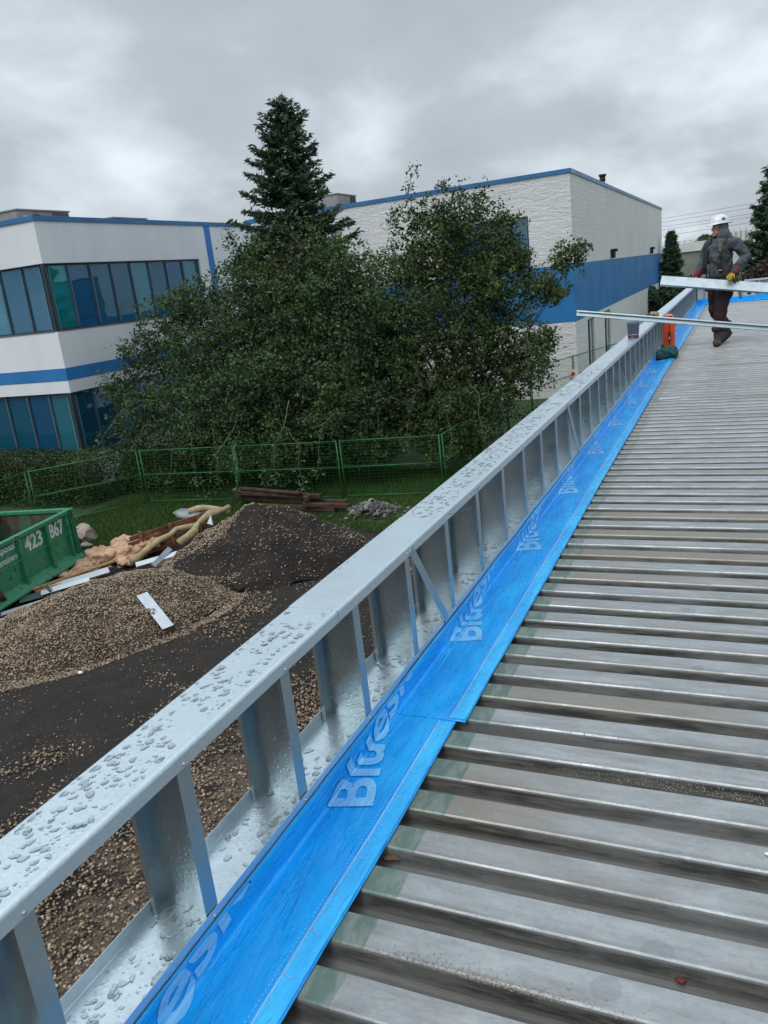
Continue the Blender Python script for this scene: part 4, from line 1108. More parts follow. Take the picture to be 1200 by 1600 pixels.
mb = MB().add([(x, y, z) for z in (TOP-.10, TOP+.06) for x, y in [(XW, YL-.05), (XL+.05, YL-.05), (XL+.05, YE), (XL-.35, YE), (XL-.35, YL+.35), (XW, YL+.35)]], [(0, 1, 7, 6), (1, 2, 8, 7), (2, 3, 9, 8), (3, 4, 10, 9), (4, 5, 11, 10), (5, 0, 6, 11), (6, 7, 8, 9, 10, 11), (5, 4, 3, 2, 1, 0)]); mb.build('roof_trim', 'blue_trim', ob)
MB().box((XW, YL+.4, TOP-.6), (XL-.4, YE+8, TOP-.45)).build('roof', 'dark_roof', ob)
MB().box((XL-.35, 30.75, zU0), (XL-.002, YE, zU1)).build('wall', 'stucco', ob)
MB().box((XL-.35, 30.4, zL0), (XL-.002, YE, zL1)).build('wall', 'stucco', ob)
MB().box((XL, 31.45, G), (XL+.03, 31.85, TOP-.104)).build('blue_stripe', 'light_blue', ob)
def ribbon(z0, z1, along_y, blinds):
    """recessed ribbon window of one wall: frame with mullions, panes, blinds, dark room behind"""
    rec = .16
    if along_y: a0, a1 = YL+.12, 30.75 if z1 > 0 else 30.4
    else: a0, a1 = -22.12, XW
    L_ = abs(a1-a0); nb = max(1, round(L_/1.09)); st = (a1-a0)/nb
    def P_(a_, dpt, z): return (XL-dpt, a_, z) if along_y else (a_, YL+dpt, z)
    def bx(mb, a_, b_, d0, d1, zz0, zz1):
        p, q = P_(a_, d0, zz0), P_(b_, d1, zz1)
        return mb.box([min(p[i], q[i]) for i in range(3)], [max(p[i], q[i]) for i in range(3)])
    fr_ = MB(); bx(fr_, a0, a1, rec-.03, rec+.05, z0, z0+.09); bx(fr_, a0, a1, rec-.03, rec+.05, z1-.07, z1)
    wf = fr_.build('window', 'frame', ob)
    ml = MB()
    for i in range(nb+1):
        c = a0+i*st; bx(ml, c-.035, c+.035, rec-.07, rec+.05, z0+.092, z1-.072)
    ml.build('mullion', 'mullion', wf)
    sl_ = MB(); bx(sl_, a0, a1, -.02, rec-.035, z0-.0, z0+.045); sl_.build('sill', 'mullion', wf)
    for i in range(nb):
        g0, g1 = a0+i*st+.036*(1 if st > 0 else -1), a0+(i+1)*st-.036*(1 if st > 0 else -1)
        tp = blinds[i % len(blinds)]
        pn = MB(); bx(pn, g0, g1, rec, rec+.008, z0+.09, z1-.07); pn.build('pane', 'glass_teal' if tp == 'T' else ('glass', 'glass_blue', 'glass_pale', 'glass_pale', 'glass', 'glass_blue', 'glass')[(i*5+int(z1 > 0)*3+3*(not along_y)) % 7], wf)
        if tp == 'T': b_ = MB(); bx(b_, g0, g1, rec+.06, rec+.07, z0+.09, z1-.07); b_.build('blind', 'blind', wf)
        elif isinstance(tp, float) and tp > 0:
            b_ = MB(); bx(b_, g0, g1, rec+.08, rec+.09, z1-.07-(z1-z0)*tp, z1-.07); b_.build('blind', 'blind', wf)
    rm = MB(); bx(rm, a0, a1, rec+.16, rec+.19, z0, z1)
    rm.build('room', 'interior', wf)
ribbon(zU0, zU1, True, ['T', .12, .0, .62, .68, .85, .9, .6]); ribbon(zU0, zU1, False, [.0, .3, .8, .2, .5])
ribbon(zL0, zL1, True, [.15, .1, 0., .1]); ribbon(zL0, zL1, False, [.22, .22, .22, .2])
MB().box((XL-.13, YL+.0, zU0), (XL-.02+.0, YL+.11, zU1)).build('corner_post', 'frame', ob); MB().box((XL-.12, YL+.001, zL0), (XL-.02, YL+.11, zL1)).build('corner_post', 'frame', ob)
# rooftop units
def rtu(x0, x1, y0, y1, z0, z1, label, badge=False):
    t = thing('rooftop_unit', label, 'rooftop unit', ((x0+x1)/2, (y0+y1)/2, z0), 'air handling units on the roofs')
    MB().box((x0, y0, z0), (x1, y1, z1-.05)).build('casing', 'rtu', t, bevel=.02)
    MB().box((x0-.04, y0-.04, z1-.048), (x1+.04, y1+.04, z1)).build('lid', 'rtu', t)
    mb = MB(); ya = y1-(y1-y0)*.33
    k = 0
    while ya+k*.09 < y1-.06: mb.box((x1+.002, ya+k*.09, z0+.06), (x1+.022, ya+k*.09+.03, z1-.09)); k += 1
    mb.build('louvre', 'rtu_dark', t)
    if badge:
        mb = MB(); yc_, zc = y0+(y1-y0)*.36, z0+(z1-z0)*.72; n_ = 24
        mb.add([(x1+.006, yc_+.27*math.cos(2*math.pi*j/n_), zc+.10*math.sin(2*math.pi*j/n_)) for j in range(n_)], [tuple(range(n_))])
        bd = mb.build('badge', 'badge', t)
        text_on('lettering', 'Carrier', (x1+.012, yc_-.17, zc-.045), (0, 1, 0), (0, 0, 1), .34, .09, 'lettering', bd, .01)
        MB().box((x1+.003, yc_-.62, zc-.09), (x1+.008, yc_-.38, zc+.03)).build('data_plate', 'white', t)
rtu(-25.4, -23.2, 22.2, 24.7, TOP-.45, 3.90, 'larger grey rooftop unit with oval blue badge at the office building corner', True)
rtu(-26.2, -24.2, 28.2, 30.4, TOP-.45, 3.92, 'small grey rooftop unit in the middle of the office roof')

# ------------------------------------------------------------------ block building, right
XR, YR, TR = -6.5, 35.4, 3.67; YB = 77.7
bb = thing('block_building', 'white split-face block building with a broad blue band and blue roof trim', 'building', (-14, 56, G+.5))
zb0, zb1 = -2.45, -.06
def ring(z0, z1, pr, mt, nm, xl=-21.9):
    mb = MB().add([(x, y, z) for z in (z0, z1) for x, y in [(xl, YR-pr), (XR+pr, YR-pr), (XR+pr, YB+pr), (XR-.3, YB+pr), (XR-.3, YR+.3), (xl, YR+.3)]], [(0, 1, 7, 6), (1, 2, 8, 7), (2, 3, 9, 8), (3, 4, 10, 9), (4, 5, 11, 10), (5, 0, 6, 11), (6, 7, 8, 9, 10, 11), (5, 4, 3, 2, 1, 0)])
    return mb.build(nm, mt, bb)
# lower wall with two tall openings in the right face
ops = [(38.35, 40.2), (43.5, 45.6)]; zt = -2.62
mbw = MB().add([(x, y, z) for z in (G+.3, zb0) for x, y in [(-21.9, YR), (XR, YR), (XR, 38.35), (XR-.3, 38.35), (XR-.3, YR+.3), (-21.9, YR+.3)]], [(0, 1, 7, 6), (1, 2, 8, 7), (2, 3, 9, 8), (3, 4, 10, 9), (4, 5, 11, 10), (5, 0, 6, 11)])
mbw.box((XR-.3, 40.2, G+.3), (XR, 43.5, zb0)); mbw.box((XR-.3, 45.6, G+.3), (XR, YB, zb0)); mbw.box((XR-.3, 38.35, zt), (XR, 40.2, zb0)); mbw.box((XR-.3, 43.5, zt), (XR, 45.6, zb0))
mbw.build('wall', 'block', bb)
ring(zb0, zb1, .008, 'blue_paint', 'blue_band')
# upper wall with the window hole in the left face
wx0, wx1, wz1 = -12.2, -8.33, 2.07
mb = MB().box((-21.9, YR, zb1), (wx0, YR+.3, TR-.14)).box((wx0, YR, wz1), (wx1, YR+.3, TR-.14)).box((wx1, YR, zb1), (XR, YR+.3, TR-.14)).box((XR-.3, YR+.3, zb1), (XR, YB, TR-.14)); mb.build('wall', 'block', bb)
ring(TR-.14, TR+.03, .05, 'blue_trim', 'roof_trim', -22.3)
MB().box((-22.2, YR+.35, TR-.5), (XR-.35, YB-.1, TR-.4)).build('roof', 'dark_roof', bb)
MB().box((-22.3, YB-.3, G), (XR-.31, YB, TR-.4)).build('wall', 'block', bb)
wn_ = MB().box((wx0, YR+.12, zb1), (wx1, YR+.2, zb1+.08)).box((wx0, YR+.12, wz1-.07), (wx1, YR+.2, wz1)).box((wx1-.08, YR+.12, zb1+.08), (wx1, YR+.2, wz1-.07)).build('window', 'frame', bb)
for i in range(4):
    MB().box((wx0+i*.95, YR+.15, zb1+.08), (wx0+i*.95+.93, YR+.158, wz1-.07)).build('pane', 'glass', wn_)
MB().box((wx0, YR+.5, zb1), (wx1, YR+.55, wz1)).build('room', 'interior', wn_)
for (a_, b_) in ops:
    mid = a_+.45*(b_-a_)
    w_ = MB().box((XR-.16, a_, G+.3), (XR-.10, a_+.08, zt)).box((XR-.16, b_-.08, G+.3), (XR-.10, b_, zt)).box((XR-.16, a_+.08, zt-.08), (XR-.10, b_-.08, zt)).box((XR-.13, mid, G+.3), (XR-.07, mid+.1, zt-.08)).build('window', 'mullion', bb)
    MB().box((XR-.14, a_+.08, G+.3), (XR-.132, mid, zt-.08)).build('pane', 'glass', w_)
    MB().box((XR-.14, mid+.1, G+.3), (XR-.132, b_-.08, zt-.08)).build('pane', 'white_panel', w_)
    MB().box((XR-.5, a_, G+.3), (XR-.45, b_, zt)).build('room', 'interior', w_)
for y in (46.5, 67.5):
    mb = MB().box((XR+.002, y-.18, -.02), (XR+.22, y+.18, .42)).box((XR+.002, y-.24, .30), (XR+.34, y+.24, .46)); mb.build('wall_light', 'black', bb, bevel=.03)
MB().cyl((-7.5, 51.0, TR-.4), (-7.5, 51.0, 4.32), .14).build('vent_pipe', 'rtu', bb)
vp_ = MB().cyl((-7.5, 51., 4.32), (-7.5, 51., 4.50), .17).cyl((-7.5, 51., 4.60), (-7.5, 51., 4.70), .22).cyl((-7.5, 51., 4.52), (-7.5, 51., 4.60), .17); vp_.build('vent_cap', 'lumber_old', bb)
rtu(-20.6, -18.4, 38.0, 40.2, TR-.4, 4.55, 'grey box rooftop unit on the block building beside the tall spruce')

# ------------------------------------------------------------------ far warehouse, wires, background trees
wh = thing('warehouse', 'long grey ribbed metal warehouse with white fascia in the far background', 'building', (0, 118, G))
mb = MB(); x = -16.
V = []; k = 0
while x < 40:
    V += [(x, 110, 0), (x+.16, 110, 0), (x+.20, 109.93, 0), (x+.30, 109.93, 0)]; x += .34
n_ = len(V); VV = [(a_, b_, G) for a_, b_, _ in V]+[(a_, b_, -.30) for a_, b_, _ in V]
mb.add(VV, [(i, i+1, n_+i+1, n_+i) for i in range(n_-1)]); mb.build('wall', 'ribbed', wh)
MB().box((-16.2, 109.7, -.30), (-2.0, 125, .80)).build('fascia', 'fascia', wh)
mb = MB().box((-2.0, 109.65, -.45), (40, 125, 1.45))
mb.build('fascia', 'fascia', wh)
mb = MB()
for i in range(40): mb.box((-1.9+i*.55, 109.60, -.1), (-1.78+i*.55, 109.648, 1.40))
mb.build('fascia_rib', 'ribbed', wh)
MB().box((-1.2, 109.86, -2.35), (5.2, 109.92, -.52)).build('sign_panel', 'white_panel', wh)
text_on('lettering', 'Varic', (-.7, 109.80, -1.80), (1, 0, 0), (0, 0, 1), 4.3, .95, 'black', wh, .02)
mb = MB()
for q in np.arange(-15, 30, .7): mb.cyl((q, 111, .8 if q < -2 else 1.45), (q, 111, 1.15 if q < -2 else 1.8), .03, 5)
mb.beam((-16, 111, 1.0), (-2, 111, 1.0), .04, .04); mb.build('roof_rail', 'rtu_dark', wh)
for i, (z0, z1, yy_, lb) in enumerate([(1.35, 2.35, 84, 'lowest overhead wire above the warehouse roof'), (2.05, 2.75, 88, 'second overhead wire from the bottom beside the hard hat'), (2.45, 3.15, 92, 'middle overhead wire crossing behind the hard hat'), (2.95, 3.95, 94, 'fourth overhead wire in the sky behind the worker'), (3.4, 4.5, 96, 'topmost overhead wire in the sky behind the worker')]):
    mb = MB().tube([(-24+58*q, yy_, z0+(z1-z0)*(q*58-24+8)/12*.55-.5*(1-(2*q-1)**2)+.45) for q in np.linspace(0, 1, 30)], .014, 5)
    tag(centre(mb.build('overhead_wire', 'wire')), lb, 'wire', 'overhead wires')

# ------------------------------------------------------------------ foliage builders
def leaf_mesh(name, P, size, parent, mt, rnd, up=.5, asp=.55, jitter=None):
    n = len(P); size = np.asarray(size)*np.ones(n)
    nrm_ = RNG.normal(0, 1, (n, 3)); nrm_[:, 2] += up*1.6; nrm_ /= np.linalg.norm(nrm_, axis=1)[:, None]
    t = RNG.normal(0, 1, (n, 3)); t -= nrm_*(t*nrm_).sum(1)[:, None]; t /= np.linalg.norm(t, axis=1)[:, None]; b_ = np.cross(nrm_, t)
    h = size[:, None]*.5; w_ = h*asp
    V = np.stack([P-t*h, P+b_*w_-nrm_*h*.15, P+t*h, P-b_*w_-nrm_*h*.15], 1)
    return fast(name, V.reshape(-1, 3), np.arange(n*4).reshape(-1, 4), mt, parent, False, rnd)
def curve_pts(a_, b_, sag, n=7, wob=.1, seed=0):
    a_ = Vector(a_); b_ = Vector(b_); L_ = (b_-a_).length; out = []
    for i in range(n):
        q = i/(n-1); p = a_.lerp(b_, q); p.z += sag*math.sin(math.pi*q)
        p += Vector(mn.noise_vector(Vector((q*2.2+seed, seed*3.1, seed))))*wob*L_*math.sin(math.pi*q)*.8
        out.append(p)
    return out
def leafy_tree(name, label, base, lobes, mt, stems, cl_per=70, leaves=15, size=(.07, .12), sparse=0, dead=None, drop=(), twig_n=260, group=None):
    t = thing(name, label, 'tree', base, group)
    tk = MB(); top = Vector(base)
    sts = []
    for (dx, dy, h, r) in stems:
        p = curve_pts(base, (base[0]+dx, base[1]+dy, base[2]+h), 0, 7, .12, dx+h); tk.tube(p, [r*(1-.6*q) for q in np.linspace(0, 1, 7)], 9); sts.append(p)
    tk.build('trunk', 'bark', t)
    lb = MB(); tw = MB(); pts = []; rn = []
    for i, (x, y, z, r) in enumerate(lobes):
        c = Vector((x, y, z))
        s_ = min(sts, key=lambda p: (p[-1]-c).length); q = s_[random.choice((2, 3, 4))]
        lp = curve_pts(q, c, .25, 8, .16, i*1.7+x); rr = .022+.020*r
        lb.tube(lp, [rr*(1-.75*k) for k in np.linspace(0, 1, 8)], 6)
        ncl = int(cl_per*r*r*(1.0 if r > .75 else 1.3)*(.55 if x < -18 or z > .9 else 1))
        for k in range(ncl):
            d_ = Vector(RNG.normal(0, 1, 3)).normalized()
            lump = 1+.30*mn.noise(c+d_*1.6)
            rad = r*lump*(RNG.random()**.42)
            cc = c+Vector((d_.x, d_.y, d_.z*.92))*rad
            if mn.noise(cc*1.15+Vector((3, 1, 7))) < -.34 and rad > r*.5: continue
            if k % 6 == 0 and rad > .5*r:
                tw.tube([c+(cc-c)*.35, c+(cc-c)*.7+Vector(RNG.normal(0, .04, 3)), cc], [.011, .008, .004], 4)
            nl = int(leaves*RNG.uniform(.6, 1.4)); sp = RNG.uniform(.07, .17)
            off = RNG.normal(0, 1, (nl, 3))*np.array([sp, sp, sp*.75])
            pts.append(np.array(cc)[None]+off)
            tone = np.clip(.42+.42*mn.noise(cc*.9)+.35*mn.noise(cc*2.7), .05, .95)
            rn.append(np.clip(RNG.normal(tone, .16, nl), 0, 1))
            if rad > r*.92 and RNG.random() < .16:
                e_ = cc+(d_*RNG.uniform(.15, .4)); tw.tube([cc, e_], [.006, .003], 4); m_ = int(leaves*.5)
                pts.append(np.array(e_)[None]+RNG.normal(0, .07, (m_, 3))); rn.append(np.clip(RNG.normal(tone+.1, .15, m_), 0, 1))
    for j, (a_, b_, sg) in enumerate(drop):
        p = curve_pts(a_, b_, sg, 10, .22, j*2.3); tw.tube(p, [.017*(1-.6*k) for k in np.linspace(0, 1, 10)], 5)
        for q in p[4:]:
            m_ = 9; pts.append(np.array(q)[None]+RNG.normal(0, .09, (m_, 3))); rn.append(np.clip(RNG.normal(.6, .15, m_), 0, 1))
        e_ = p[-1]; pts.append(np.array(e_)[None]+RNG.normal(0, .12, (22, 3))); rn.append(np.clip(RNG.normal(.7, .12, 22), 0, 1))
    lb.build('limb', 'bark', t); tw.build('twigs', 'twig', t)['kind'] = 'stuff'
    P = np.concatenate(pts); rr = np.concatenate(rn)
    ok = P[:, 2] > hgt(P[:, 0], P[:, 1])+.05; P, rr = P[ok], rr[ok]
    if dead is not None:
        dm = np.zeros(len(P), bool)
        for (x, y, z, r_, pr_) in dead: dm |= (np.linalg.norm(P-np.array([x, y, z]), axis=1) < r_) & (RNG.random(len(P)) < pr_)
        leaf_mesh('dead_leaves', P[dm], RNG.uniform(.06, .11, dm.sum()), t, 'leaf_dead', RNG.random(dm.sum())); P, rr = P[~dm], rr[~dm]
    leaf_mesh('crown', P, RNG.uniform(size[0], size[1], len(P)), t, mt, rr)
    return t
A = [(-19.37, 23.0, -1.64, 1.1), (-20.23, 22.5, -2.66, 1.0), (-18.65, 23.5, -.5, 1.1), (-17.67, 24.0, -.07, 1.1), (-19.58, 22.3, -3.93, 1.2), (-18.05, 22.6, -2.78, 1.7), (-16.34, 23.2, -1.64, 1.9), (-16.04, 22.0, -3.65, 1.7), (-17.58, 21.8, -4.67, 1.1), (-15.49, 24.5, -.3, 1.7), (-13.93, 22.5, -2.76, 2.2), (-15.02, 25.0, 1.14, 1.2), (-16.22, 25.4, 1.38, .9), (-13.48, 25.0, 1.18, 1.3), (-12.1, 25.0, .61, 1.1), (-12.82, 24.2, -.52, 1.9), (-11.31, 24.0, -1.45, 1.8), (-11.57, 22.8, -3.34, 2.0), (-13.49, 22.0, -4.8, 1.5), (-11.14, 22.5, -4.64, 1.3), (-10.61, 24.0, -2.33, 1.4), (-14.83, 21.5, -4.95, .8)]
dropA = [((-15.6, 21.4, -3.6), (-15.2, 20.4, -5.5), .4), ((-16.8, 21.4, -4.0), (-17.3, 20.4, -5.6), .5), ((-14.6, 21.0, -4.0), (-14.2, 19.9, -5.7), .5), ((-14.5, 21.0, -3.6), (-15.4, 20.0, -5.75), .6), ((-12.9, 21.2, -4.0), (-12.0, 20.2, -5.6), .3), ((-17.5, 21.3, -3.2), (-15.9, 20.2, -5.4), .7), ((-18.5, 21.6, -2.9), (-20.3, 20.9, -4.2), .3), ((-12.6, 21.0, -3.1), (-12.9, 20.1, -5.3), .2), ((-11.2, 21.4, -3.6), (-11.6, 20.4, -5.2), .5), ((-18.3, 21.5, -3.8), (-19.6, 20.6, -5.0), .4)]
leafy_tree('leafy_tree', 'broad dark green tree left of centre with drooping twigs hanging over the fence', (-14.6, 24.4, G+.02), A, 'leaf_a', [(-.9, -.3, 4.6, .14), (1.2, .2, 4.9, .15), (.1, -.7, 3.6, .12), (-2.6, -.9, 3.2, .10), (2.9, -.5, 3.2, .10), (-.2, .8, 6.6, .12)], 185, 16, (.085, .165), dead=[(-13.9, 24.6, .75, .9, .35), (-12.0, 24.2, .2, .5, .25), (-11.3, 23.6, -.8, .35, .5), (-15.1, 20.5, -5.2, .25, .5)], drop=dropA)
B = [(-8.55, 25.0, 2.05, .95), (-9.45, 25.0, 1.72, .9), (-7.56, 25.0, 1.55, 1.1), (-6.68, 25.0, 1.15, .7), (-8.48, 25.0, .62, 1.6), (-9.84, 25.0, .17, 1.4), (-7.16, 25.0, .09, 1.3), (-6.43, 25.0, .3, .6), (-8.54, 24.6, -1.52, 1.9), (-10.28, 24.5, -1.58, 1.5), (-6.95, 25.0, -1.3, 1.2), (-5.75, 25.2, -.55, .6), (-4.94, 25.3, .18, .42), (-4.46, 25.3, .3, .3), (-5.2, 25.3, -.8, .42), (-6.33, 25.0, -2.83, 1.1), (-7.39, 24.5, -3.41, 1.6), (-8.97, 24.0, -3.66, 1.8), (-10.33, 24.0, -3.81, 1.4), (-7.61, 23.8, -4.91, 1.0), (-5.65, 25.0, -2.19, .5), (-8.75, 23.6, -5.15, .9), (-10.95, 23.5, -4.98, .9)]
dropB = [((-9.0, 23.2, -3.2), (-9.4, 22.2, -4.9), .3), ((-8.2, 23.2, -3.4), (-7.9, 22.2, -5.0), .3), ((-10.2, 23.0, -3.6), (-10.3, 21.9, -5.0), .4), ((-7.6, 23.4, -3.2), (-7.0, 22.6, -4.6), .3), ((-5.9, 25.2, -.8), (-4.4, 25.4, -.05), .2), ((-6.9, 25.0, -1.6), (-5.0, 25.3, .55), -.2), ((-9.6, 24.6, 2.2), (-9.3, 24.7, 3.2), 0.)]
leafy_tree('leafy_tree', 'tall olive green tree in front of the block building and its dark window', (-8.9, 25.6, G+.1), B, 'leaf_b', [(-.6, -.3, 5.2, .14), (.8, -.3, 5.0, .14), (.2, -.5, 7.2, .12), (2.0, -.4, 4.4, .09), (-1.0, -.9, 3., .09)], 170, 16, (.08, .155), drop=dropB)

def spruce(name, label, base, H, Rm, mt='needle', tufts=1.0, size=.2, lean=0., group=None, seed=1, seg=1):
    t = thing(name, label, 'spruce', base, group); rg = np.random.default_rng(seed)
    bx_, by_, bz_ = base
    MB().tube([(bx_, by_, bz_), (bx_+lean*.5, by_, bz_+H*.5), (bx_+lean, by_, bz_+H*.985)], [H*.013, H*.008, .012], 8).build('trunk', 'bark_dark', t)
    br = MB(); P = []; Dr = []; rn = []
    z = .10*H
    while z < H*.985:
        q = z/H; rmax = Rm*((1-q)**.62)+.05; rmax *= 1+.22*mn.noise(Vector((q*9, seed, 0)))
        nb = int(6+3*(1-q)); a0 = rg.random()*6.28
        for k in range(nb):
            az_ = a0+6.283*k/nb+rg.normal(0, .18); L_ = rmax*rg.uniform(.62, 1.12)
            slope = (.42*q-.28)+rg.normal(0, .07)
            n_ = max(3, int(L_/.16)); c0 = np.array([bx_+lean*q, by_, bz_+z])
            pts_ = []
            for i in range(n_+1):
                s_ = i/n_; pts_.append(c0+np.array([math.cos(az_)*L_*s_, math.sin(az_)*L_*s_, L_*(slope*s_+.20*s_*s_)]))
            br.tube([tuple(p) for p in (pts_[0], pts_[n_//2], pts_[-1])], [.010+.006*L_, .008+.003*L_, .004], 4)
            for i in range(1, n_+1):
                s_ = i/n_; sidel = (1-s_)*L_*.42+.10
                for sg in (-1, 1, 0):
                    m_ = max(1, int((sidel/.11)*tufts)) if sg else 2
                    for j in range(m_):
                        f_ = (j+.5)/m_; dirb = np.array([math.cos(az_+sg*.9), math.sin(az_+sg*.9), .02-.25*f_*(1-q)])
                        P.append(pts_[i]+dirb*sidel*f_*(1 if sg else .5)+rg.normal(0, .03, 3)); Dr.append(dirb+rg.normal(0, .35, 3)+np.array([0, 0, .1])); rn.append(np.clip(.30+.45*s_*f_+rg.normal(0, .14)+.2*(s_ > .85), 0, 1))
        z += H*.030*(1.15-.5*q)
    for j in range(int(60*tufts)):
        P.append(np.array([bx_+lean, by_, bz_+H*(.93+.07*rg.random())])+rg.normal(0, .05, 3)); Dr.append(np.array([0, 0, 1.2])+rg.normal(0, .6, 3)); rn.append(.5)
    P = np.array(P); Dr = np.array(Dr); Dr /= np.linalg.norm(Dr, axis=1)[:, None]; rn = np.array(rn)
    P = np.repeat(P, 3, 0)+rg.normal(0, size*.16, (len(P)*3, 3)); Dr = np.repeat(Dr, 3, 0)+rg.normal(0, .38, (len(rn)*3, 3)); rn = np.repeat(rn, 3)
    Dr /= np.linalg.norm(Dr, axis=1)[:, None]
    sv = np.cross(Dr, rg.normal(0, 1, Dr.shape)); sv /= np.linalg.norm(sv, axis=1)[:, None]
    L_ = size*rg.uniform(.7, 1.3, len(P))[:, None]; w_ = L_*.13
    V = np.stack([P-Dr*L_*.4, P+sv*w_, P+Dr*L_*.6, P-sv*w_], 1)
    br.build('branches', 'bark_dark', t)['kind'] = 'stuff'
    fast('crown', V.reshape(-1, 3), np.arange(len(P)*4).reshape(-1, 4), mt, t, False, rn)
    return t
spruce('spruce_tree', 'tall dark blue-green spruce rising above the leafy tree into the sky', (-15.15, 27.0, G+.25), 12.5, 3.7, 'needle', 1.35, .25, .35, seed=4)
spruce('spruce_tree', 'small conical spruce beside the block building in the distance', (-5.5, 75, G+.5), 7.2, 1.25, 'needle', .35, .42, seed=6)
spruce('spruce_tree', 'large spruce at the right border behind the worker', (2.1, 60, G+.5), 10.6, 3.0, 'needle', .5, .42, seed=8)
def bush(name, label, cat, lobes, mt, n, size, group=None):
    t = thing(name, label, cat, (np.mean([l[0] for l in lobes]), np.mean([l[1] for l in lobes]), G+.4)); P = []; rn = []
    st = MB()
    for (x, y, z, r) in lobes:
        st.tube([(x, y, G+.3), (x, y, z)], [.04, .015], 5)
        m_ = int(n*r*r); d_ = RNG.normal(0, 1, (m_, 3)); d_ /= np.linalg.norm(d_, axis=1)[:, None]
        q = d_*(r*RNG.random(m_)**.33)[:, None]*np.array([1, 1, .9]); pp = np.array([x, y, z])+q
        wv = np.array([mn.noise(Vector(p)*1.8) for p in pp]); kk = wv > -.3; pp = pp[kk]; P.append(pp); rn.append(np.clip(.45+.5*wv[kk]+RNG.normal(0, .17, len(pp)), 0, 1))
    st.build('stem', 'bark_dark', t)
    P = np.concatenate(P); rn = np.concatenate(rn); ok = P[:, 2] > G+.05
    leaf_mesh('foliage', P[ok], RNG.uniform(size*.6, size*1.3, ok.sum()), t, mt, rn[ok]); return t
bush('shrub', 'red-brown shrub at the right border below the large spruce', 'shrub', [(1.0, 58, -2.3, 1.0), (.1, 58, -2.9, .9), (1.9, 58, -2.1, 1.2), (.6, 57.6, -3.4, 1.0), (1.8, 58, -3.6, 1.3)], 'redbush', 1500, .22)
bush('shrub', 'small yellow-green shrub left of the worker in the distance', 'shrub', [(-3.7, 70, -2.6, .7), (-4.3, 70, -3.1, .6), (-3.2, 70, -3.2, .7)], 'leaf_b', 1500, .25)
for i, (x, lb_) in enumerate([(-6.6, 'dark round shrub at the block building far corner'), (-4.6, 'dark shrub under the carried track'), (-2.8, 'dark shrub hidden partly by the worker'), (-.8, 'dark shrub low behind the far parapet')]):
    bush('shrub', lb_, 'shrub', [(x, 66, -3.35, 1.1), (x+.8, 66.4, -3.6, .9), (x-.6, 65.8, -3.9, 1.0)], 'needle', 900, .3)
bush('background_tree', 'pale green tree top rising over the warehouse roof', 'tree', [(-4.9, 130, .6, 1.3), (-3.5, 130, .7, 1.2), (-2.2, 130, .2, 1.3), (-6.2, 130, .1, 1.0)], 'leaf_b', 700, .5)
# hedge along the office
def hedge(x0, x1, y0, y1, z1, label, n):
    t = thing('hedge', label, 'hedge', ((x0+x1)/2, (y0+y1)/2, G)); P = np.stack([RNG.uniform(x0, x1, n), RNG.uniform(y0, y1, n), RNG.uniform(G+.05, z1+.25, n)], 1)
    top = np.array([z1+.28*mn.noise(Vector((p[0]*1.1, p[1]*1.1, 0)))+.12*mn.noise(Vector((p[0]*3.5, p[1]*3.5, 4))) for p in P])
    front = np.array([.25*mn.noise(Vector((p[0]*1.2, p[2]*1.5, 6))) for p in P])
    ok = (P[:, 2] < top) & (P[:, 1] > y0+.2+front); P = P[ok]
    w_ = np.array([mn.noise(Vector(p)*2.1) for p in P]); leaf_mesh('foliage', P, RNG.uniform(.06, .12, len(P)), t, 'hedge', np.clip(.42+.55*w_+RNG.normal(0, .16, len(P)), 0, 1))
    mb = MB()
    for k in range(14): xx_ = x0+(x1-x0)*(k+.5)/14; mb.tube([(xx_, (y0+y1)/2, G), (xx_+.1, (y0+y1)/2, z1-.25)], [.04, .015], 5)
    mb.build('stem', 'bark_dark', t); return t
hedge(-29, -20.1, 19.2, 21.3, -4.42, 'clipped dense green hedge under the lower office windows at the left border', 52000)
hedge(-20.4, -16.6, 20.9, 22.4, -4.5, 'shaggy darker hedge end in front of the broad tree', 22000)

# ------------------------------------------------------------------ fence panels
def fence_panel(L_, H_=1.83, fh=0.):
    t = D.objects.new('fence_panel', None); C.objects.link(t)
    fr_ = MB(); r = .022
    for x in (0.03, L_-.03): fr_.cyl((x, 0, .0), (x, 0, H_+.04), r, 8)
    for z in (.12, H_*.56, H_): fr_.cyl((.03, 0, z), (L_-.03, 0, z), r*.85, 8)
    fr_.build('frame', 'fence', t, local=True)
    ms = MB(); z = .18
    while z < H_-.03: ms.beam((.05, 0, z), (L_-.05, 0, z), .004, .004); z += .10
    x = .09
    while x < L_-.05: ms.beam((x, .004, .14), (x, .004, H_-.02), .003, .003, up=(0, 1, 0)); x += .15
    ms.build('mesh', 'fence', t, local=True)
    MB().box((-.03, -.32, .0), (.09, .32, .05)).build('foot', 'fence', t, local=True)
    return t
def run(a_, b_, z, labels):
    n_ = len(labels)
    for i, lb in enumerate(labels):
        p = Vector((a_[0], a_[1], 0)).lerp(Vector((b_[0], b_[1], 0)), i/n_); q = Vector((a_[0], a_[1], 0)).lerp(Vector((b_[0], b_[1], 0)), (i+1)/n_)
        zz_ = z if z is not None else float(hgt(p.x, p.y)); z2 = z if z is not None else float(hgt(q.x, q.y))
        t = fence_panel((q-p).length-.03); t.location = (p.x, p.y, zz_)
        t.rotation_euler = (0, -math.atan2(z2-zz_, (q-p).length), math.atan2(q.y-p.y, q.x-p.x))
        tag(t, lb, 'fence panel', 'green construction fence panels')
run((-20.35, 10.4), (-20.1, 17.35), G, ['green mesh fence panel behind the far end of the green bin at the left border', 'leftmost green mesh fence panel seen behind the bin rim'])
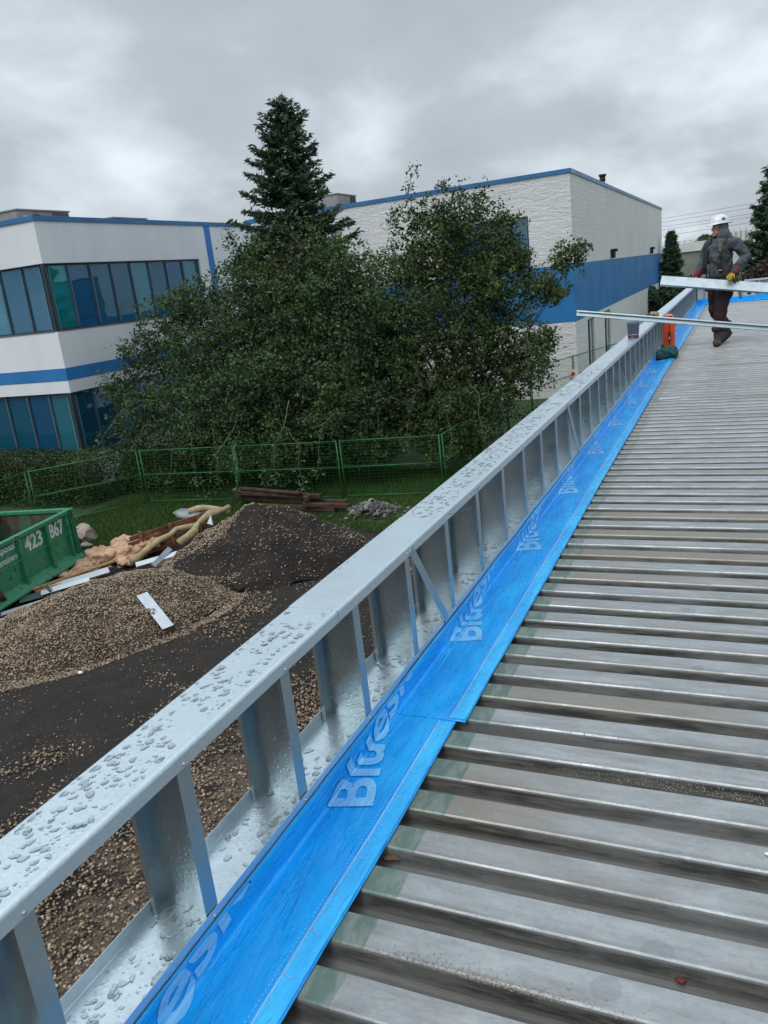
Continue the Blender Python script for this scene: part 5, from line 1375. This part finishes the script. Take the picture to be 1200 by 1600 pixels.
run((-20.1, 17.4), (-18.0, 20.05), G, ['green mesh fence panel in front of the clipped hedge'])
run((-18.0, 20.1), (-11.0, 20.8), G, ['green fence panel under the drooping twigs of the broad tree', 'green fence panel behind the old dark timber'])
run((-11.0, 20.85), (-7.9, 21.3), G, ['green fence panel behind the grey rubble heap'])
run((-7.9, 21.4), (-7.68, 31.6), None, ['first green fence panel turning back beside the rail', 'second green fence panel going back behind the olive tree', 'third green fence panel going back, nearest the block building'])
run((-7.68, 31.65), (-6.62, 35.0), G+.5, ['green fence panel standing before the left face of the block building'])
run((-6.62, 35.05), (-4.6, 41.4), G+.5, ['green fence panel before the first tall window of the block building', 'green fence panel before the second tall window of the block building'])
run((-6.4, 78.4), (2.4, 78.0), G+.5, ['distant green fence panel beyond the block building corner', 'distant green fence panel behind the carried track', 'distant green fence panel at the far right'])
sg = thing('warning_sign', 'small white warning sign with red mark hung on the green fence', 'sign', (-6.60, 34.95, -5.35))
MB().box((-6.83, 34.90, -4.92), (-6.39, 34.915, -4.42)).build('sign_board', 'white', sg)
mb = MB(); mb.add([(-6.61+.085*math.cos(a_), 34.894, -4.62+.085*math.sin(a_)) for a_ in np.linspace(0, 2*math.pi, 20)[:-1]], [tuple(range(19))[::-1]])
mb.box((-6.76, 34.890, -4.80), (-6.46, 34.896, -4.775)).box((-6.76, 34.890, -4.85), (-6.50, 34.896, -4.83)); mb.build('sign_mark', pm('sign_red', (.5, .05, .03), .6), sg)

# ------------------------------------------------------------------ roll-off bin
ang = math.atan2(-3.14, .64)     # long side direction, from the near corner towards the left
du = Vector((math.cos(ang), math.sin(ang), 0)); Bc = Vector((-15.78, 14.62, G))-du*.25; dn_ = Vector((-math.sin(ang), math.cos(ang), 0))
if dn_.x > 0: dn_ = -dn_          # dn_: from the visible side across the bin
bn = thing('waste_bin', 'green roll-off waste bin with white lettering at the left border', 'waste bin', Bc)
LB, WB, HB = 6.4, 2.35, 1.50
def bp(u, v, z): return Bc+du*u+dn_*v+Vector((0, 0, z))
def bbox(mb, u0, u1, v0, v1, z0, z1):
    V = [bp(u, v, z) for z in (z0, z1) for (u, v) in ((u0, v0), (u1, v0), (u1, v1), (u0, v1))]
    return mb.add(V, [(0, 3, 2, 1), (4, 5, 6, 7), (0, 1, 5, 4), (1, 2, 6, 5), (2, 3, 7, 6), (3, 0, 4, 7)])
sl_ = .16   # sides lean in slightly towards the foot
mb = MB(); bbox(mb, .05, LB, .10, .14, .22, HB-.10); mb.build('side_panel', 'bin', bn)
mb = MB(); bbox(mb, .05, LB, .145, .15, .22, HB-.10); bbox(mb, .05, LB, WB-.10, WB-.09, .22, HB-.10); bbox(mb, .055, .06, .15, WB-.1, .2, HB-.1); mb.build('inner_lining', 'bin_in', bn)
mb = MB(); bbox(mb, .05, LB, WB-.085, WB-.04, .22, HB-.10); mb.build('side_panel', 'bin', bn)
mb = MB(); bbox(mb, 0, .05, .06, WB-.04, .18, HB-.02); mb.build('end_gate', 'bin', bn)
mb = MB(); bbox(mb, -.02, LB, .02, .16, HB-.10, HB); bbox(mb, -.02, LB, WB-.14, WB, HB-.10, HB); bbox(mb, -.02, .10, .165, WB-.145, HB-.099, HB-.001); mb.build('top_rail', 'bin', bn, bevel=.015)
for u in (.32, 1.14, 2.22, 3.3, 4.4, 5.5):
    mb = MB(); w_ = .10 if u > .5 else .07; bbox(mb, u, u+w_, .0, .098, .20, HB-.102); mb.build('side_rib', 'bin', bn)
for u in (.06, .12, .18):
    mb = MB(); bbox(mb, u, u+.022, .01, .098, .22, HB-.11); mb.build('hinge_rod', 'bin', bn)
mb = MB(); bbox(mb, .0, LB, .03, WB-.05, .08, .20); mb.build('floor_frame', 'lumber_old', bn)
mb = MB()
V = [bp(u, v, z) for u in (.05, LB) for (v, z) in ((-.10, .14), (-.10, .18), (.099, .36), (.099, .14))]
mb.add(V, [(0, 1, 5, 4), (1, 2, 6, 5), (0, 3, 2, 1), (4, 5, 6, 7), (3, 0, 4, 7)]); mb.build('bottom_rail', 'bin', bn)
mb = MB().tube([bp(.0, -.012, .93), bp(LB, -.012, .93)], .012, 6); mb.build('tarp_rod', 'bin', bn)
for (x, y) in ((.5, .3), (.5, 2.0), (5.6, .3), (5.6, 2.0)):
    mb = MB().cyl(bp(x, y-.07, .05), bp(x, y+.07, .05), .055, 14); mb.build('roller', 'black', bn)
axr = tuple(-du)     # reading direction on the visible side
def btext(txt, u_left, z, w_, h_, bold=.03):
    text_on('lettering', txt, bp(u_left, .0965, z), axr, (0, 0, 1), w_, h_, 'lettering', bn, bold)
btext('423', 2.02, .975, .68, .39); btext('3867', 1.22, .975, .78, .39)
btext('Disposal', 3.17, 1.17, .82, .22, .025); btext('Containers', 3.14, .97, .80, .155, .02)
mb = MB()
for k in range(10): mb.ball(bp(.8+k*.5, 1.2+RNG.normal(0, .3), .45+RNG.normal(0, .12)), (.35, .35, .25), 10, 7)
o = mb.build('rubbish_fill', 'lumber_old', bn); crumple(o, .15, 3)

# ------------------------------------------------------------------ scrap and debris
def plank(name, label, cat, a_, b_, w_, h_, mt, up=(0, 0, 1), group=None):
    o = MB().beam(a_, b_, w_, h_, up).build(name, mt, bevel=.004); return tag(centre(o), label, cat, group)
g0 = G+.04
plank('wood_plank', 'long yellow plank lying beside the bin, nearest the pink foam', 'plank', (-15.25, 12.55, g0+.14), (-14.35, 14.35, g0+.22), .14, .04, 'lumber', group='planks by the bin')
plank('wood_plank', 'second yellow plank parallel to the long one beside the bin', 'plank', (-15.10, 12.50, g0+.10), (-14.25, 14.15, g0+.16), .09, .04, 'lumber', group='planks by the bin')
plank('wood_plank', 'brown board under the white sheets next to the gravel mound', 'plank', (-15.0, 11.1, g0+.04), (-14.3, 12.6, g0+.08), .22, .03, 'lumber_old', group='planks by the bin')
plank('metal_sheet', 'long white coated sheet lying below the yellow planks', 'metal sheet', (-15.05, 12.70, g0+.10), (-14.05, 13.85, g0+.20), .34, .02, 'sheet_white', (.2, .1, 1), 'scrap metal sheets')
plank('metal_sheet', 'narrow white sheet sloping down onto the gravel mound', 'metal sheet', (-14.75, 12.35, g0+.16), (-13.95, 13.1, g0+.26), .20, .02, 'sheet_white', (.3, .0, 1), 'scrap metal sheets')
plank('metal_sheet', 'grey folded metal sheet below the white sheet', 'metal sheet', (-15.2, 12.1, g0+.06), (-14.6, 12.75, g0+.10), .42, .02, 'sheet_grey', (.1, .1, 1), 'scrap metal sheets')
plank('metal_sheet', 'dark square duct end standing among the sheets', 'metal sheet', (-14.75, 12.45, g0+.03), (-14.6, 12.5, g0+.27), .26, .03, 'sheet_grey', (.5, .8, 0), 'scrap metal sheets')
plank('metal_sheet', 'white strip sheet lowest beside the bin skid', 'metal sheet', (-14.95, 11.35, g0+.06), (-14.35, 12.1, g0+.12), .24, .02, 'sheet_white', (.1, .2, 1), 'scrap metal sheets')
plank('metal_sheet', 'pale blue metal scrap on the grass at the left border', 'metal sheet', (-14.6, 10.85, g0+.05), (-14.15, 10.95, g0+.14), .34, .02, 'sheet_white', (.2, -.3, 1), 'scrap metal sheets')
plank('metal_sheet', 'grey metal scrap lowest at the left border', 'metal sheet', (-14.35, 10.55, g0+.03), (-13.95, 10.75, g0+.05), .30, .02, 'sheet_grey', (.2, .2, 1), 'scrap metal sheets')
plank('metal_sheet', 'white sheet between the foam roll and the gravel mound', 'metal sheet', (-13.5, 14.2, g0+.22), (-12.75, 14.9, g0+.30), .17, .02, 'sheet_white', (.3, -.3, 1), 'scrap metal sheets')
plank('metal_sheet', 'dark channel leaning between the foam roll and soil heap', 'metal sheet', (-13.1, 14.35, g0+.15), (-12.95, 14.9, g0+.42), .14, .03, 'sheet_grey', (.6, -.3, 1), 'scrap metal sheets')
plank('metal_plate', 'white rectangular plate lying on the right slope of the gravel mound', 'plate', (-11.05, 11.62, pile_z(-11.05, 11.62)+.17), (-10.20, 11.25, pile_z(-10.20, 11.25)+.25), .24, .012, 'sheet_white', (.15, -.1, 1))
mb = MB().add([(-12.35, 15.75, G+.85), (-12.15, 15.7, G+.83), (-12.22, 15.78, G+1.06)], [(0, 1, 2)]); o = mb.build('white_scrap', 'white'); solid(o, .02); tag(centre(o), 'tiny white triangular scrap near the top of the soil heap', 'scrap')
mb = MB().ball((-10.87, 9.52, G+.05), (.06, .04, .03)); tag(centre(mb.build('white_stone', 'white')), 'single white stone on the dark soil in front of the gravel mound', 'stone')
plank('wood_offcut', 'short orange wood offcut on dark soil beside the rail', 'offcut', (-8.6, 15.05, G+.04), (-8.25, 15.15, G+.05), .12, .04, 'foam_orange')
plank('wood_offcut', 'tan wood piece seen through the parapet bay by the brace', 'offcut', (-6.3, 15.3, G+.04), (-5.8, 15.4, G+.05), .22, .05, 'foam_orange')
# foam heap
mb = MB()
for (x, y, z, a_, b_, c_) in [(-15.35, 14.35, .10, .35, .5, .12), (-15.2, 14.95, .22, .5, .45, .25), (-14.8, 15.5, .36, .55, .5, .30), (-14.5, 15.1, .30, .4, .4, .3), (-14.2, 15.6, .42, .4, .4, .24), (-15.6, 13.9, .06, .2, .4, .07), (-14.3, 14.8, .15, .3, .35, .15)]: mb.ball((x, y, G+z), (a_, b_, c_), 18, 12)
o = mb.build('insulation_heap', 'foam_orange'); remesh(o, .05, 1); crumple(o, .15, 2.6); crumple(o, .10, 6); crumple(o, .06, 14)
for v in o.data.vertices: v.co.z = G+(v.co.z-G)*.8
tag(centre(o), 'crumpled orange-pink insulation foam heap beside the bin end', 'insulation')
mb = MB().tube(curve_pts((-13.75, 14.4, G+.25), (-13.05, 16.5, G+.62), .12, 9, .16, 3), [.10, .09, .08, .085, .075, .06, .08, .07, .05], 10); o = mb.build('foam_roll', 'foam_yellow'); crumple(o, .05, 4); tag(centre(o), 'bent yellowish foam strip leaning across the debris, nearer one', 'foam', 'yellow foam strips')
mb = MB().tube(curve_pts((-13.0, 15.3, G+.45), (-12.9, 17.5, G+.75), .15, 9, .2, 8), [.10, .11, .10, .07, .09, .10, .08, .09, .06], 10); o = mb.build('foam_roll', 'foam_yellow'); crumple(o, .06, 4); tag(centre(o), 'thick yellowish foam strip reaching the soil heap', 'foam', 'yellow foam strips')
mb = MB().tube(curve_pts((-13.9, 17.0, G+.75), (-13.0, 17.6, G+.55), .15, 9, .1, 5), .09, 8); o = mb.build('foam_roll', 'foam_yellow'); tag(centre(o), 'curled end of yellow foam strip on top of the debris', 'foam', 'yellow foam strips')
cr_ = thing('wooden_crate', 'broken reddish wooden crate lying between foam heap and soil heap', 'crate', (-13.8, 15.9, G))
for k, (z, dy) in enumerate([(.14, 0), (.30, .04), (.46, .08), (.60, .16)]):
    MB().beam((-14.35, 14.9+dy, G+z), (-13.25, 17.0+dy, G+z+.10), .04, .12).build('board', 'lumber_red', cr_)
for q in (.15, .5, .85):
    MB().beam((-14.35+1.1*q+.04, 14.95+2.1*q, G+.05), (-14.35+1.1*q+.04, 14.95+2.1*q, G+.75), .05, .12, (1, 0, 0)).build('upright', 'lumber_red', cr_)
mb = MB().ball((-13.95, 17.2, G+.62), (.65, .35, .14), 18, 10); o = mb.build('plastic_film', 'plastic_film'); crumple(o, .15, 4); tag(centre(o), 'crumpled grey plastic film on top of the broken crate', 'film')
mb = MB(); mb.ball((-17.1, 16.35, G+.22), (.30, .26, .30), 9, 6); mb.sm = [False]*len(mb.f); o = mb.build('boulder', 'boulder'); crumple(o, .17, 3., 3); tag(centre(o), 'pale tan boulder on the grass just behind the bin end', 'boulder')
mb = MB(); mb.ball((-16.75, 15.9, G+.07), (.2, .12, .07), 12, 8); o = mb.build('stone', 'boulder'); crumple(o, .04, 6); tag(centre(o), 'small pale stone in front of the tan boulder', 'stone')
tl = ['long dark timber at the back of the pile behind the soil heap', 'dark timber lying on top of the pile behind the soil heap', 'lower front timber of the pile behind the soil heap', 'short dark board at the right end of the timber pile', 'thin red-brown board topmost on the timber pile', 'crossed short timber in the timber pile']
for k, (a_, b_, h_) in enumerate([((-14.5, 20.1, G+.30), (-10.4, 19.75, G+.25), .12), ((-14.3, 19.9, G+.48), (-11.2, 19.7, G+.45), .10), ((-13.2, 19.5, G+.18), (-10.6, 19.4, G+.15), .12), ((-11.6, 19.3, G+.30), (-10.2, 19.5, G+.22), .10), ((-14.2, 20.0, G+.60), (-11.8, 19.6, G+.56), .05), ((-12.0, 20.2, G+.35), (-11.4, 19.2, G+.50), .10)]):
    plank('timber', tl[k], 'timber', a_, b_, .16, h_, 'lumber_old', group='old timbers by the fence')
